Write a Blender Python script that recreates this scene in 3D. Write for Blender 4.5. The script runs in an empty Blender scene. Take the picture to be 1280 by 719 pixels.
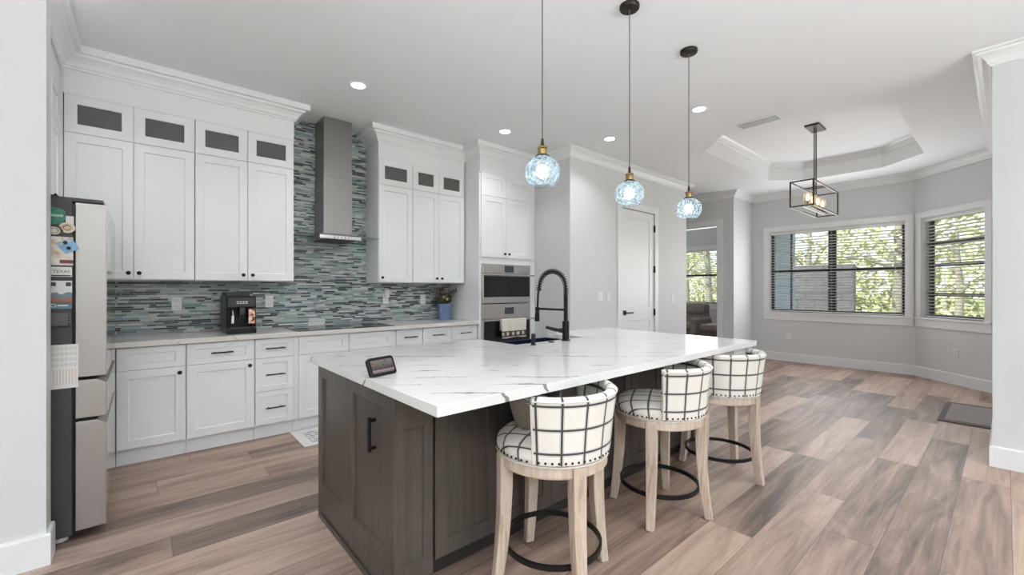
import bpy, bmesh, math, random
from mathutils import Vector, Matrix, noise
random.seed(7)
S = bpy.context.scene
COL = S.collection
PI = math.pi
def R(d): return math.radians(d)

# ------------------------------------------------------------------ camera, world, sun, daylight, exposure
cam = bpy.data.cameras.new('camera')
cam.sensor_width = 36; cam.sensor_fit = 'HORIZONTAL'
cam.lens = 36 * 533.7 / 1280
cam.shift_y = 1.9 / 1280
cam.clip_start = 0.02; cam.clip_end = 300
co = bpy.data.objects.new('camera', cam); COL.objects.link(co)
co.location = (0, 0, 1.30); co.rotation_euler = (R(90), 0, R(49.16 - 90))
S.camera = co
S.view_settings.view_transform = 'Standard'; S.view_settings.look = 'None'
S.view_settings.gamma = 1; S.view_settings.use_curve_mapping = False
S.view_settings.exposure = 0.27

W = bpy.data.worlds.new('world'); S.world = W; W.use_nodes = True
wn = W.node_tree; wn.nodes.clear()
_o = wn.nodes.new('ShaderNodeOutputWorld'); _b = wn.nodes.new('ShaderNodeBackground')
_t = wn.nodes.new('ShaderNodeTexCoord'); _s = wn.nodes.new('ShaderNodeSeparateXYZ'); _r = wn.nodes.new('ShaderNodeValToRGB')
_n = wn.nodes.new('ShaderNodeTexNoise'); _n.inputs['Scale'].default_value = 3.0; _n.inputs['Detail'].default_value = 5
_m = wn.nodes.new('ShaderNodeMix'); _m.data_type = 'RGBA'
_r.color_ramp.elements[0].position = 0.0; _r.color_ramp.elements[0].color = (.86, .92, 1, 1)
_r.color_ramp.elements[1].position = 0.6; _r.color_ramp.elements[1].color = (.42, .66, 1, 1)
wn.links.new(_t.outputs['Generated'], _s.inputs[0]); wn.links.new(_s.outputs['Z'], _r.inputs[0])
wn.links.new(_t.outputs['Generated'], _n.inputs['Vector'])
wn.links.new(_n.outputs[0], _m.inputs[0]); wn.links.new(_r.outputs[0], _m.inputs[6]); _m.inputs[7].default_value = (1, 1, 1, 1)
wn.links.new(_m.outputs[2], _b.inputs[0]); _b.inputs[1].default_value = 1.3
wn.links.new(_b.outputs[0], _o.inputs[0])

sl = bpy.data.lights.new('sun', 'SUN'); sl.energy = 6; sl.angle = R(1.5); sl.color = (1, .95, .86)
so = bpy.data.objects.new('sun', sl); COL.objects.link(so); so.location = (-20, 20, 30)
so.rotation_euler = Vector((1, -.55, -1.25)).to_track_quat('-Z', 'Y').to_euler()

def area(name, loc, d, sx, sy, watts, color=(1, 1, 1), spread=180):
    l = bpy.data.lights.new(name, 'AREA'); l.shape = 'RECTANGLE'; l.size = sx; l.size_y = sy; l.energy = watts; l.color = color; l.spread = R(spread)
    o = bpy.data.objects.new(name, l); COL.objects.link(o); o.location = loc
    o.rotation_euler = Vector(d).to_track_quat('-Z', 'Y').to_euler(); return o
# area lamps added at unseen living room openings, tilted up to brighten the ceiling
area('fill_at_sliding_door', (.9, -4.9, 1.25), (0, 1, 1.6), 3.6, 2.2, 330, (.90, .955, 1), 106)
area('fill_at_patio_door', (3.75, -4.9, 1.25), (0, 1, 1.6), 1.2, 2.2, 50, (.90, .955, 1), 106)
area('fill_at_west_window', (-2.9, -1.2, 1.45), (1, 0, 1.5), 4.2, 1.7, 160, (.90, .955, 1), 106)
# daylight through the bay and study windows, just inside their blinds
area('daylight_bay_window', (8.74, 1.935, 1.62), (-1, 0, 0), 1.4, 1.4, 24, (.98, .99, 1))
area('daylight_angled_window', (8.36, .54, 1.62), (-1, 1, 0), .85, 1.4, 11, (.98, .99, 1))
area('daylight_study_window', (10.9, 5.35, 1.62), (-1, 0, .15), 1.2, 1.35, 20, (.98, .99, 1))
CAN_W, PEND_W, CHAND_W = 4.0, 2.0, 1.0

# ------------------------------------------------------------------ helpers
def wmat(o):
    m = Matrix.LocRotScale(o.location, o.rotation_euler, None)
    return wmat(o.parent) @ m if o.parent else m
def setp(o, label=None, cat=None, group=None, kind=None):
    if label: o['label'] = label
    if cat: o['category'] = cat
    if group: o['group'] = group
    if kind: o['kind'] = kind
    return o
def thing(name, label, cat, loc=(0, 0, 0), rz=0, group=None):
    o = bpy.data.objects.new(name, None); COL.objects.link(o); o.empty_display_size = .1
    o.location = loc; o.rotation_euler = (0, 0, rz)
    return setp(o, label, cat, group)
class MB:
    def __init__(s, M=None):
        s.bm = bmesh.new(); s.M = M or Matrix(); s.uvs = {}
    def v(s, x, y, z): return s.bm.verts.new(s.M @ Vector((x, y, z)))
    def f(s, vs):
        try: return s.bm.faces.new(vs)
        except ValueError: return None
    def box(s, x0, y0, z0, x1, y1, z1):
        a = [s.v(x, y, z) for z in (z0, z1) for x, y in ((x0, y0), (x1, y0), (x1, y1), (x0, y1))]
        s.f(a[3::-1]); s.f(a[4:])
        for i in range(4): j = (i + 1) % 4; s.f([a[i], a[j], a[4 + j], a[4 + i]])
        return s
    def prism(s, pts, a0, a1, axis='z'):
        def P(p, a): return {'z': (p[0], p[1], a), 'x': (a, p[0], p[1]), 'y': (p[0], a, p[1])}[axis]
        A = [s.v(*P(p, a0)) for p in pts]; B = [s.v(*P(p, a1)) for p in pts]
        s.f(A[::-1]); s.f(B)
        n = len(pts)
        for i in range(n): j = (i + 1) % n; s.f([A[i], A[j], B[j], B[i]])
        return s
    def lathe(s, prof, seg=24, cx=0, cy=0, cz=0, close=False):
        rings = []
        for r, z in prof:
            if r < 1e-5: rings.append([s.v(cx, cy, cz + z)])
            else: rings.append([s.v(cx + r * math.cos(2 * PI * k / seg), cy + r * math.sin(2 * PI * k / seg), cz + z) for k in range(seg)])
        pr = list(zip(rings, rings[1:])) + ([(rings[-1], rings[0])] if close else [])
        for A, B in pr:
            for k in range(seg):
                j = (k + 1) % seg
                if len(A) == 1 and len(B) == 1: continue
                if len(A) == 1: s.f([A[0], B[k], B[j]])
                elif len(B) == 1: s.f([A[k], A[j], B[0]])
                else: s.f([A[k], A[j], B[j], B[k]])
        return s
    def cyl(s, cx, cy, z0, z1, r, seg=20, r1=None):
        r1 = r if r1 is None else r1
        return s.lathe([(0, z0), (r, z0), (r1, z1), (0, z1)], seg, cx, cy)
    def tube(s, path, r, seg=8, closed=False):
        P = [Vector(p) for p in path]; n = len(P)
        rs = r if isinstance(r, (list, tuple)) else [r] * n
        rings = []; up = None
        for i, p in enumerate(P):
            if closed: t = P[(i + 1) % n] - P[i - 1]
            else: t = P[min(i + 1, n - 1)] - P[max(i - 1, 0)]
            t.normalize()
            if up is None:
                up = t.orthogonal().normalized()
            else:
                up = up - t * up.dot(t)
                up = up.normalized() if up.length > 1e-6 else t.orthogonal().normalized()
            b = t.cross(up)
            rings.append([s.v(*(p + (up * math.cos(2 * PI * k / seg) + b * math.sin(2 * PI * k / seg)) * rs[i])) for k in range(seg)])
        for i in range(n if closed else n - 1):
            A, B = rings[i], rings[(i + 1) % n]
            for k in range(seg): j = (k + 1) % seg; s.f([A[k], A[j], B[j], B[k]])
        if not closed: s.f(rings[0][::-1]); s.f(rings[-1])
        return s
    def sphere(s, c, r, sx=1, sy=1, sz=1, seg=14, rings=9):
        prof = [(r * math.sin(PI * i / rings), -r * math.cos(PI * i / rings)) for i in range(rings + 1)]
        M0 = s.M; s.M = M0 @ Matrix.Translation(c) @ Matrix.Diagonal((sx, sy, sz, 1)); s.lathe([(0 if i in (0, rings) else a, b) for i, (a, b) in enumerate(prof)], seg); s.M = M0
        return s
    # shaker front: width along x, height along z, faces -y; back plane at y=yb
    def shaker(s, x0, z0, x1, z1, yb, t=.02, st=.06, rec=.008, panel=True, rail=None):
        rail = st if rail is None else rail
        def ring(ax0, az0, ax1, az1, y): return [s.v(ax0, y, az0), s.v(ax1, y, az0), s.v(ax1, y, az1), s.v(ax0, y, az1)]
        B = ring(x0, z0, x1, z1, yb); O = ring(x0, z0, x1, z1, yb - t)
        I = ring(x0 + st, z0 + rail, x1 - st, z1 - rail, yb - t)
        def band(a, b):
            for i in range(4): j = (i + 1) % 4; s.f([a[i], a[j], b[j], b[i]])
        band(B, O); band(O, I)
        if panel:
            e = .003
            P = ring(x0 + st + e, z0 + rail + e, x1 - st - e, z1 - rail - e, yb - t + rec)
            band(I, P); s.f(P); s.f(B[::-1])
        else:
            P = ring(x0 + st, z0 + rail, x1 - st, z1 - rail, yb); band(I, P); band(P, B)
        return s
    def build(s, name, mat, parent=None, smooth=None, bevel=0, local=False, seg=2):
        bmesh.ops.recalc_face_normals(s.bm, faces=s.bm.faces[:])
        me = bpy.data.meshes.new(name)
        if parent is not None and not local: s.bm.transform(wmat(parent).inverted())
        s.bm.to_mesh(me); s.bm.free()
        if mat: me.materials.append(mat)
        if smooth is not None:
            me.polygons.foreach_set('use_smooth', [True] * len(me.polygons))
            me.set_sharp_from_angle(angle=R(smooth))
        o = bpy.data.objects.new(name, me); COL.objects.link(o)
        if parent is not None: o.parent = parent
        if bevel:
            b = o.modifiers.new('bevel', 'BEVEL'); b.width = bevel; b.segments = seg; b.limit_method = 'ANGLE'; b.angle_limit = R(40)
        return o
def copy_tree(o, parent=None):
    c = o.copy(); COL.objects.link(c)
    if parent is not None: c.parent = parent
    for ch in list(o.children): copy_tree(ch, c)
    return c
def text(name, s, mat, parent, M, size):
    cu = bpy.data.curves.new(name, 'FONT'); cu.body = s; cu.size = size; cu.align_x = 'CENTER'; cu.align_y = 'CENTER'; cu.extrude = .0004
    t = bpy.data.objects.new(name, cu); COL.objects.link(t)
    dg = bpy.context.evaluated_depsgraph_get(); me = bpy.data.meshes.new_from_object(t.evaluated_get(dg))
    bpy.data.objects.remove(t)
    me.transform(wmat(parent).inverted() @ M); me.materials.append(mat)
    o = bpy.data.objects.new(name, me); COL.objects.link(o); o.parent = parent; return o

# ------------------------------------------------------------------ materials
class NT:
    def __init__(s, name):
        s.m = bpy.data.materials.new(name); s.m.use_nodes = True; s.t = s.m.node_tree; s.N = s.t.nodes; s.L = s.t.links
        s.bsdf = s.N['Principled BSDF']; s.out = s.N['Material Output']
    def lk(s, a, b):
        if isinstance(a, bpy.types.NodeSocket): s.L.new(a, b)
        else: b.default_value = a
    def n(s, typ, **kw):
        x = s.N.new(typ)
        for k, v in kw.items(): setattr(x, k, v)
        return x
    def math(s, op, a, b=0.0, c=0.0):
        x = s.n('ShaderNodeMath', operation=op)
        s.lk(a, x.inputs[0]); s.lk(b, x.inputs[1]); s.lk(c, x.inputs[2]); return x.outputs[0]
    def comb(s, x=0.0, y=0.0, z=0.0):
        c = s.n('ShaderNodeCombineXYZ'); s.lk(x, c.inputs[0]); s.lk(y, c.inputs[1]); s.lk(z, c.inputs[2]); return c.outputs[0]
    def sep(s, v):
        c = s.n('ShaderNodeSeparateXYZ'); s.lk(v, c.inputs[0]); return c.outputs
    def pos(s): return s.n('ShaderNodeNewGeometry').outputs['Position']
    def obj(s): return s.n('ShaderNodeTexCoord').outputs['Object']
    def uv(s): return s.n('ShaderNodeTexCoord').outputs['UV']
    def noise(s, v, scale=5, detail=3, rough=.5, dist=0):
        x = s.n('ShaderNodeTexNoise'); s.lk(v, x.inputs['Vector']); x.inputs['Scale'].default_value = scale; x.inputs['Detail'].default_value = detail
        x.inputs['Roughness'].default_value = rough; x.inputs['Distortion'].default_value = dist; return x.outputs[0]
    def white(s, v):
        x = s.n('ShaderNodeTexWhiteNoise', noise_dimensions='3D'); s.lk(v, x.inputs['Vector']); return x.outputs['Value']
    def ramp(s, f, stops, interp='LINEAR'):
        x = s.n('ShaderNodeValToRGB'); r = x.color_ramp; r.interpolation = interp
        while len(r.elements) < len(stops): r.elements.new(1)
        for e, (p, c) in zip(r.elements, stops): e.position = p; e.color = (*c, 1) if len(c) == 3 else c
        s.lk(f, x.inputs[0]); return x.outputs[0]
    def mix(s, f, a, b, blend='MIX'):
        x = s.n('ShaderNodeMix', data_type='RGBA', blend_type=blend); s.lk(f, x.inputs[0])
        for v, i in ((a, 6), (b, 7)):
            if isinstance(v, tuple) and len(v) == 3: v = (*v, 1)
            s.lk(v, x.inputs[i])
        return x.outputs[2]
    def scale(s, v, x, y, z):
        m = s.n('ShaderNodeVectorMath', operation='MULTIPLY'); s.lk(v, m.inputs[0]); m.inputs[1].default_value = (x, y, z); return m.outputs[0]
    def bump(s, h, strength=.2, dist=.002):
        b = s.n('ShaderNodeBump'); b.inputs['Strength'].default_value = strength; b.inputs['Distance'].default_value = dist
        s.lk(h, b.inputs['Height']); s.L.new(b.outputs[0], s.bsdf.inputs['Normal']); return b.outputs[0]
    def set(s, **kw):
        for k, v in kw.items():
            k = {'color': 'Base Color', 'rough': 'Roughness', 'metal': 'Metallic', 'spec': 'Specular IOR Level', 'em': 'Emission Color', 'ems': 'Emission Strength', 'trans': 'Transmission Weight', 'ior': 'IOR', 'coat': 'Coat Weight', 'sheen': 'Sheen Weight'}[k]
            if isinstance(v, tuple) and len(v) == 3: v = (*v, 1)
            s.lk(v, s.bsdf.inputs[k])
        return s
def simple(name, color, rough=.5, metal=0, var=.03, sc=8, **kw):
    t = NT(name)
    nz = t.noise(t.obj(), sc, 3)
    c = t.ramp(nz, [(.3, tuple(max(0, x * (1 - var)) for x in color)), (.7, tuple(min(1, x * (1 + var)) for x in color))])
    t.set(color=c, rough=rough, metal=metal, **kw); return t.m
def glow(name, color, strength):
    t = NT(name); t.set(color=color, rough=.4, em=color, ems=strength); return t.m

def painted(name, color, rough, amp=.0004):
    t = NT(name); t.set(color=color, rough=rough)
    t.bump(t.noise(t.pos(), 220, 2), .12, amp); return t.m
M_wall = painted('wall_paint', (.69, .695, .70), .55)
M_ceil = painted('ceiling_paint', (.875, .885, .895), .7)
M_trim = painted('trim_paint', (.83, .835, .84), .35, .0001)
M_cab = painted('cabinet_paint', (.865, .87, .875), .33, .0001)
M_plate = simple('white_plastic', (.82, .82, .8), .35)
M_black = simple('matte_black_metal', (.018, .017, .016), .42, .6)
M_bronze = simple('dark_bronze', (.035, .028, .023), .4, .7)
M_blackpl = simple('black_plastic', (.006, .006, .007), .32, spec=.3)
M_darkpl = simple('charcoal_plastic', (.034, .034, .036), .45)
M_brass = simple('aged_brass', (.36, .24, .11), .35, 1, .15, 30)
M_chrome = simple('chrome', (.7, .7, .7), .15, 1)
M_outframe = simple('black_window_frame', (.02, .021, .024), .4)
M_blind = simple('white_blind_slat', (.86, .86, .84), .45)
M_navy = simple('navy_enamel', (.007, .012, .035), .2)
M_blackglass = simple('black_glass', (.008, .008, .009), .06)
M_cord = simple('grey_cord', (.12, .11, .105), .6)
M_rope = simple('cream_piping', (.70, .66, .59), .8)

def steel(name, c, rough, ax):
    t = NT(name); p = t.scale(t.obj(), *ax)
    nz = t.noise(p, 6, 2)
    t.set(color=t.ramp(nz, [(.3, tuple(x * .97 for x in c)), (.7, c)]), metal=1, rough=t.math('MULTIPLY_ADD', nz, .05, rough)); return t.m
M_steel = steel('brushed_steel', (.60, .585, .565), .24, (1, 1, 60))
M_steelv = steel('brushed_steel_vertical', (.31, .30, .29), .30, (60, 60, 1))
M_fridge = steel('fridge_steel', (.40, .38, .365), .42, (60, 60, 1))

# plank floor
def floor_mat():
    t = NT('plank_floor'); p = t.sep(t.pos()); x, y = p[0], p[1]
    w, Ln = .222, 1.5
    yy = t.math('DIVIDE', t.math('ADD', y, .021), w)
    row = t.math('FLOOR', yy)
    off = t.white(t.comb(row, 3.3, 1.7))
    xx = t.math('ADD', t.math('DIVIDE', x, Ln), t.math('MULTIPLY', off, 7.0))
    col = t.math('FLOOR', xx)
    rnd = t.white(t.comb(row, col, .5)); rnd2 = t.white(t.comb(col, row, 9.5))
    sh = t.math('MULTIPLY', rnd, 40)
    g1 = t.noise(t.comb(t.math('MULTIPLY', x, .9), t.math('MULTIPLY', y, 7.0), sh), 1.2, 5, .62, .9)
    g2 = t.noise(t.comb(t.math('MULTIPLY', x, 2.5), t.math('MULTIPLY', y, 60), sh), 1.0, 4, .6)
    tone = t.math('ADD', t.math('MULTIPLY_ADD', rnd, .41, -.045), t.math('MULTIPLY', g1, .95))
    tone = t.math('ADD', tone, t.math('MULTIPLY', t.math('SUBTRACT', g2, .5), .35))
    c = t.ramp(tone, [(.34, (.098, .070, .056)), (.52, (.225, .150, .118)), (.68, (.355, .245, .19)), (.90, (.50, .36, .285))])
    grey = t.ramp(tone, [(.34, (.088, .073, .066)), (.6, (.27, .205, .175)), (.90, (.46, .37, .32))])
    c = t.mix(t.math('MULTIPLY', rnd2, .38), c, grey)
    fy = t.math('FRACT', yy); fx = t.math('FRACT', xx)
    dy = t.math('MULTIPLY', t.math('MINIMUM', fy, t.math('SUBTRACT', 1, fy)), w)
    dx = t.math('MULTIPLY', t.math('MINIMUM', fx, t.math('SUBTRACT', 1, fx)), Ln)
    d = t.math('MINIMUM', dx, dy)
    seam = t.math('LESS_THAN', d, .0016)
    c = t.mix(t.math('MULTIPLY', seam, .65), c, (.05, .04, .035))
    t.set(color=c, rough=t.math('MULTIPLY_ADD', g2, .15, .40))
    t.bump(t.math('SUBTRACT', t.math('MULTIPLY', g2, .2), seam), .25, .001); return t.m
M_floor = floor_mat()

# linear glass mosaic
def tile_mat():
    t = NT('linear_glass_mosaic'); p = t.sep(t.pos()); x, z = p[0], p[2]
    h = .0158
    zz = t.math('DIVIDE', z, h); row = t.math('FLOOR', zz)
    ln = t.math('MULTIPLY_ADD', t.white(t.comb(row, 1.1, 8.2)), .16, .14)
    xx = t.math('ADD', t.math('DIVIDE', x, ln), t.math('MULTIPLY', t.white(t.comb(row, 4.4, 2.2)), 9))
    col = t.math('FLOOR', xx); fx = t.math('FRACT', xx); fz = t.math('FRACT', zz)
    cut = t.math('MULTIPLY_ADD', t.white(t.comb(col, row, 5.1)), .5, .25)
    half = t.math('GREATER_THAN', fx, cut)
    r = t.white(t.comb(t.math('ADD', col, t.math('MULTIPLY', half, .37)), row, 2.5))
    c = t.ramp(r, [(0, (.010, .015, .028)), (.13, (.045, .058, .068)), (.21, (.13, .17, .19)), (.30, (.165, .265, .275)), (.38, (.34, .455, .43)), (.46, (.26, .32, .39)), (.56, (.36, .43, .41)), (.68, (.50, .54, .52)), (.80, (.61, .63, .615)), (.93, (.34, .325, .315))], 'CONSTANT')
    c = t.mix(t.math('MULTIPLY', t.noise(t.pos(), 90, 3), .15), c, (.42, .45, .44))
    dx = t.math('MULTIPLY', t.math('MINIMUM', fx, t.math('MINIMUM', t.math('SUBTRACT', 1, fx), t.math('ABSOLUTE', t.math('SUBTRACT', fx, cut)))), ln)
    dz = t.math('MULTIPLY', t.math('MINIMUM', fz, t.math('SUBTRACT', 1, fz)), h)
    g = t.math('LESS_THAN', t.math('MINIMUM', dx, dz), .0011)
    c = t.mix(g, c, (.50, .50, .48))
    t.set(color=c, spec=.35, rough=t.math('MULTIPLY_ADD', g, .5, .20)); t.bump(t.math('SUBTRACT', 1, g), .2, .0008); return t.m
M_tile = tile_mat()

# white quartz with broken grey veins
def quartz_mat(name, scale=1.0, dens=1.0, ca_=(.73, .725, .715), cb_=(.79, .785, .775)):
    t = NT(name); p = t.sep(t.pos()); x, y, z = p[0], p[1], p[2]
    a = R(-40); ca, sa = math.cos(a), math.sin(a)
    u = t.math('ADD', t.math('MULTIPLY', x, ca), t.math('MULTIPLY', y, sa))
    v = t.math('ADD', t.math('MULTIPLY', x, -sa), t.math('MULTIPLY', y, ca))
    v = t.math('ADD', v, t.math('MULTIPLY', z, .6))
    wob = t.noise(t.comb(t.math('MULTIPLY', u, .7), v, z), 2.2, 6, .62)
    vv = t.math('MULTIPLY_ADD', wob, .15, v)
    q = t.math('MULTIPLY', vv, 7.0 * scale)
    k = t.math('FLOOR', q)
    d = t.math('ABSOLUTE', t.math('SUBTRACT', t.math('FRACT', q), .5))
    mask = t.noise(t.comb(t.math('MULTIPLY', u, 2.2), t.math('MULTIPLY', k, 7.3), 0), 1.7, 5, .68)
    mask = t.math('ADD', mask, t.math('MULTIPLY_ADD', t.white(t.comb(k, 2.2, 3.3)), .16, -.10))
    wid = t.math('MULTIPLY', t.math('MAXIMUM', t.math('SUBTRACT', mask, .47), 0), .36 * dens)
    vein = t.n('ShaderNodeMapRange'); t.lk(t.math('SUBTRACT', d, wid), vein.inputs[0]); vein.inputs[1].default_value = -.012; vein.inputs[2].default_value = .006; vein.inputs[3].default_value = 1; vein.inputs[4].default_value = 0
    side = t.math('ABSOLUTE', t.sep(t.n('ShaderNodeNewGeometry').outputs['Normal'])[2])
    on = t.math('MULTIPLY', vein.outputs[0], t.math('GREATER_THAN', mask, t.math('MULTIPLY_ADD', side, -.085, .56)))
    cloud = t.noise(t.pos(), 3, 4)
    base = t.ramp(cloud, [(.3, ca_), (.7, cb_)])
    c = t.mix(t.math('MULTIPLY', on, .85), base, (.13, .125, .13))
    t.set(color=c, rough=.10); return t.m
M_quartz = quartz_mat('veined_quartz')
M_quartz2 = quartz_mat('veined_quartz_back', .6, .2, (.70, .655, .61), (.76, .72, .68))

# woods
def wood(name, stops, rough, sx, sy, sz, sc=1.0):
    t = NT(name); p = t.scale(t.obj(), sx, sy, sz)
    a = t.noise(p, 3 * sc, 5, .65, .6); b = t.noise(t.scale(t.obj(), 2, 2, 1.2), 2, 3)
    f = t.math('ADD', t.math('MULTIPLY', a, .7), t.math('MULTIPLY', b, .3))
    t.set(color=t.ramp(f, stops), rough=rough); t.bump(a, .12, .001); return t.m
M_island = wood('espresso_stained_wood', [(.3, (.052, .043, .037)), (.7, (.098, .083, .072))], .30, 9, 9, .8)
M_lime = wood('limewashed_wood', [(.30, (.27, .19, .135)), (.44, (.50, .395, .305)), (.62, (.64, .545, .45))], .6, 16, 16, 1.6)

# plaid fabric, lines laid out in real metres through the UV map
def plaid():
    t = NT('windowpane_plaid_fabric'); p = t.sep(t.uv()); P = .098
    def line(c, wd):
        f = t.math('FRACT', t.math('ADD', t.math('DIVIDE', c, P), 20.0))
        d = t.math('MULTIPLY', t.math('ABSOLUTE', t.math('SUBTRACT', f, .5)), P)
        core = t.math('LESS_THAN', d, wd * .5)
        side = t.math('MULTIPLY', t.math('GREATER_THAN', d, wd * .72), t.math('LESS_THAN', d, wd * .95))
        return t.math('ADD', t.math('MULTIPLY', core, .96), t.math('MULTIPLY', side, .4))
    wob = t.noise(t.comb(p[0], p[1], 0), 300, 2)
    l = t.math('MINIMUM', t.math('MAXIMUM', line(p[0], .0092), line(p[1], .0092)), .97)
    l = t.math('MULTIPLY', l, t.math('MULTIPLY_ADD', wob, .3, .84))
    c = t.mix(l, (.80, .765, .705), (.022, .022, .026))
    t.set(color=c, rough=.85, sheen=.1); t.bump(t.noise(t.comb(p[0], p[1], 0), 600, 2), .25, .0008); return t.m
M_plaid = plaid()

def thin_glass(name, tint, refl, bump=0, sc=60, scatter=0, scol=(.66, .86, 1)):
    t = NT(name); tr = t.n('ShaderNodeBsdfTransparent'); gl = t.n('ShaderNodeBsdfGlossy'); mx = t.n('ShaderNodeMixShader')
    gl.inputs['Roughness'].default_value = .03
    lw = t.n('ShaderNodeLayerWeight'); lw.inputs['Blend'].default_value = .25
    fac = t.math('ADD', t.math('MULTIPLY', lw.outputs['Facing'], refl * 2.2), refl)
    if bump:
        vo = t.n('ShaderNodeTexVoronoi'); t.lk(t.obj(), vo.inputs['Vector']); vo.inputs['Scale'].default_value = sc
        b = t.n('ShaderNodeBump'); b.inputs['Strength'].default_value = bump; b.inputs['Distance'].default_value = .006; t.lk(vo.outputs['Distance'], b.inputs['Height'])
        t.L.new(b.outputs[0], gl.inputs['Normal']); t.L.new(b.outputs[0], lw.inputs['Normal'])
        tc = t.ramp(vo.outputs['Distance'], [(.1, tuple(min(1, c * 1.08) for c in tint)), (.75, tuple(c * .80 for c in tint))])
        t.L.new(tc, tr.inputs[0])
    else: tr.inputs[0].default_value = (*tint, 1)
    t.L.new(t.math('MINIMUM', fac, .9), mx.inputs[0]); t.L.new(tr.outputs[0], mx.inputs[1]); t.L.new(gl.outputs[0], mx.inputs[2]); sh = mx.outputs[0]
    if scatter:
        tl = t.n('ShaderNodeBsdfTranslucent'); tl.inputs[0].default_value = (*scol, 1); m2 = t.n('ShaderNodeMixShader'); m2.inputs[0].default_value = scatter
        if bump: t.L.new(t.ramp(vo.outputs['Distance'], [(.15, (scatter * .3,) * 3), (.65, (scatter * 2.0,) * 3)]), m2.inputs[0])
        t.L.new(sh, m2.inputs[1]); t.L.new(tl.outputs[0], m2.inputs[2]); sh = m2.outputs[0]
    t.L.new(sh, t.out.inputs[0]); return t.m
M_pane = thin_glass('window_glass', (.93, .95, .95), .03)
M_hammer = thin_glass('hammered_blue_glass', (.87, .95, 1.0), .07, .8, 48, .13)
M_clear = thin_glass('clear_glass', (.97, .95, .92), .05, scatter=.07, scol=(1, .90, .78))
M_cabglass = simple('dark_seeded_glass', (.12, .118, .115), .12)

# ------------------------------------------------------------------ setting: floor, walls, ceiling
def st(o): o['kind'] = 'structure'; return o
CH = 3.05
st(MB().box(-3.2, -5.2, -.1, 11.2, 7.0, 0).build('floor', M_floor))
def wall(name, boxes, m=M_wall):
    b = MB()
    for q in boxes: b.box(*q)
    return st(b.build(name, m))
T = .13
wall('wall_back', [(-1.33, 4.80, 0, 3.87, 4.93, CH)])
wall('wall_fridge_nook', [(-1.33, 3.09, 0, -1.20, 4.80, CH)])
wall('wall_left', [(-3.0, 2.96, 0, -.345, 3.09, CH)])
PX, PY, PR = 4.0, 3.53, 6.94          # pantry block: left face, front face, right end
DX0, DX1, DH = 5.08, 5.93, 2.44       # pantry door
wall('wall_pantry', [(PX, PY + T, 0, PX + T, 6.6, CH), (PX, PY, 0, DX0 - .01, PY + T, CH), (DX1 + .01, PY, 0, PR, PY + T, CH), (DX0 - .01, PY, DH + .01, DX1 + .01, PY + T, CH), (PR - T, PY + T, 0, PR, 6.6, CH)])
OX, OY0, OZ = 7.95, 3.45, 2.46        # cased opening
wall('wall_hall', [(OX, 3.166, 0, OX + T, OY0, CH), (OX, OY0, OZ, OX + T, 4.75, CH), (OX, 4.75, 0, OX + T, 6.6, CH)])
wall('wall_hall_back', [(PR, 6.6, 0, 11.0, 6.73, CH)])
WX = 8.785; BY = .894                 # bay
WY0, WY1, WZ0, WZ1 = 1.0, 2.87, .885, 2.345
wall('wall_bay_side', [(OX + T, 3.166, 0, WX + .17, 3.166 + T, CH)])
wall('wall_bay', [(WX, BY, 0, WX + .17, WY0, CH), (WX, WY1, 0, WX + .17, 3.166, CH), (WX, WY0, 0, WX + .17, WY1, WZ0), (WX, WY0, WZ1, WX + .17, WY1, CH)])
# angled bay wall: local x runs along the wall towards the right, local +y outwards
MA = Matrix.Translation((WX, BY, 0)) @ Matrix.Rotation(R(-135), 4, 'Z')
AL = 1.175; AX0, AX1 = .112, 1.03
b = MB(MA)
for q in [(0, 0, 0, AX0, .17, CH), (AX1, 0, 0, AL, .17, CH), (AX0, 0, 0, AX1, .17, WZ0), (AX0, 0, WZ1, AX1, .17, CH)]: b.box(*q)
st(b.build('wall_bay_angled', M_wall))
CX = 4.72
wall('wall_right', [(CX, -.085, 0, 8.3, .065, CH)])
wall('wall_column', [(CX, -2.2, 0, CX + .15, -.085, CH)])
wall('wall_east', [(8.3, -5.0, 0, 8.45, .065, CH)])
wall('wall_west', [(-3.13, -5, 0, -3, -3.4, CH), (-3.13, 1.0, 0, -3, 3.09, CH), (-3.13, -3.4, 0, -3, 1.0, .55), (-3.13, -3.4, 2.35, -3, 1.0, CH)])
wall('wall_rear', [(-3.13, -5.13, 0, -.95, -5, CH), (2.75, -5.13, 0, 3.1, -5, CH), (4.4, -5.13, 0, 8.45, -5, CH), (-.95, -5.13, 2.4, 4.4, -5, CH)])
# study beyond the opening
HX = 11.0; HY0, HY1, HZ0, HZ1 = 4.70, 6.00, .92, 2.33
wall('wall_study', [(HX, 3.166, 0, HX + .15, HY0, CH), (HX, HY1, 0, HX + .15, 6.73, CH), (HX, HY0, 0, HX + .15, HY1, HZ0), (HX, HY0, HZ1, HX + .15, HY1, CH)])
M_siding = NT('blue_grey_siding'); _z = M_siding.sep(M_siding.pos())[2]
_l = M_siding.math('LESS_THAN', M_siding.math('FRACT', M_siding.math('DIVIDE', _z, .15)), .08)
M_siding.set(color=M_siding.mix(_l, (.46, .56, .68), (.28, .34, .42)), rough=.7); M_siding = M_siding.m
wall('wall_wing', [(WX + .17, 3.166, 0, HX + .35, 3.166 + T, 3.3)], M_siding)

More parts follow.
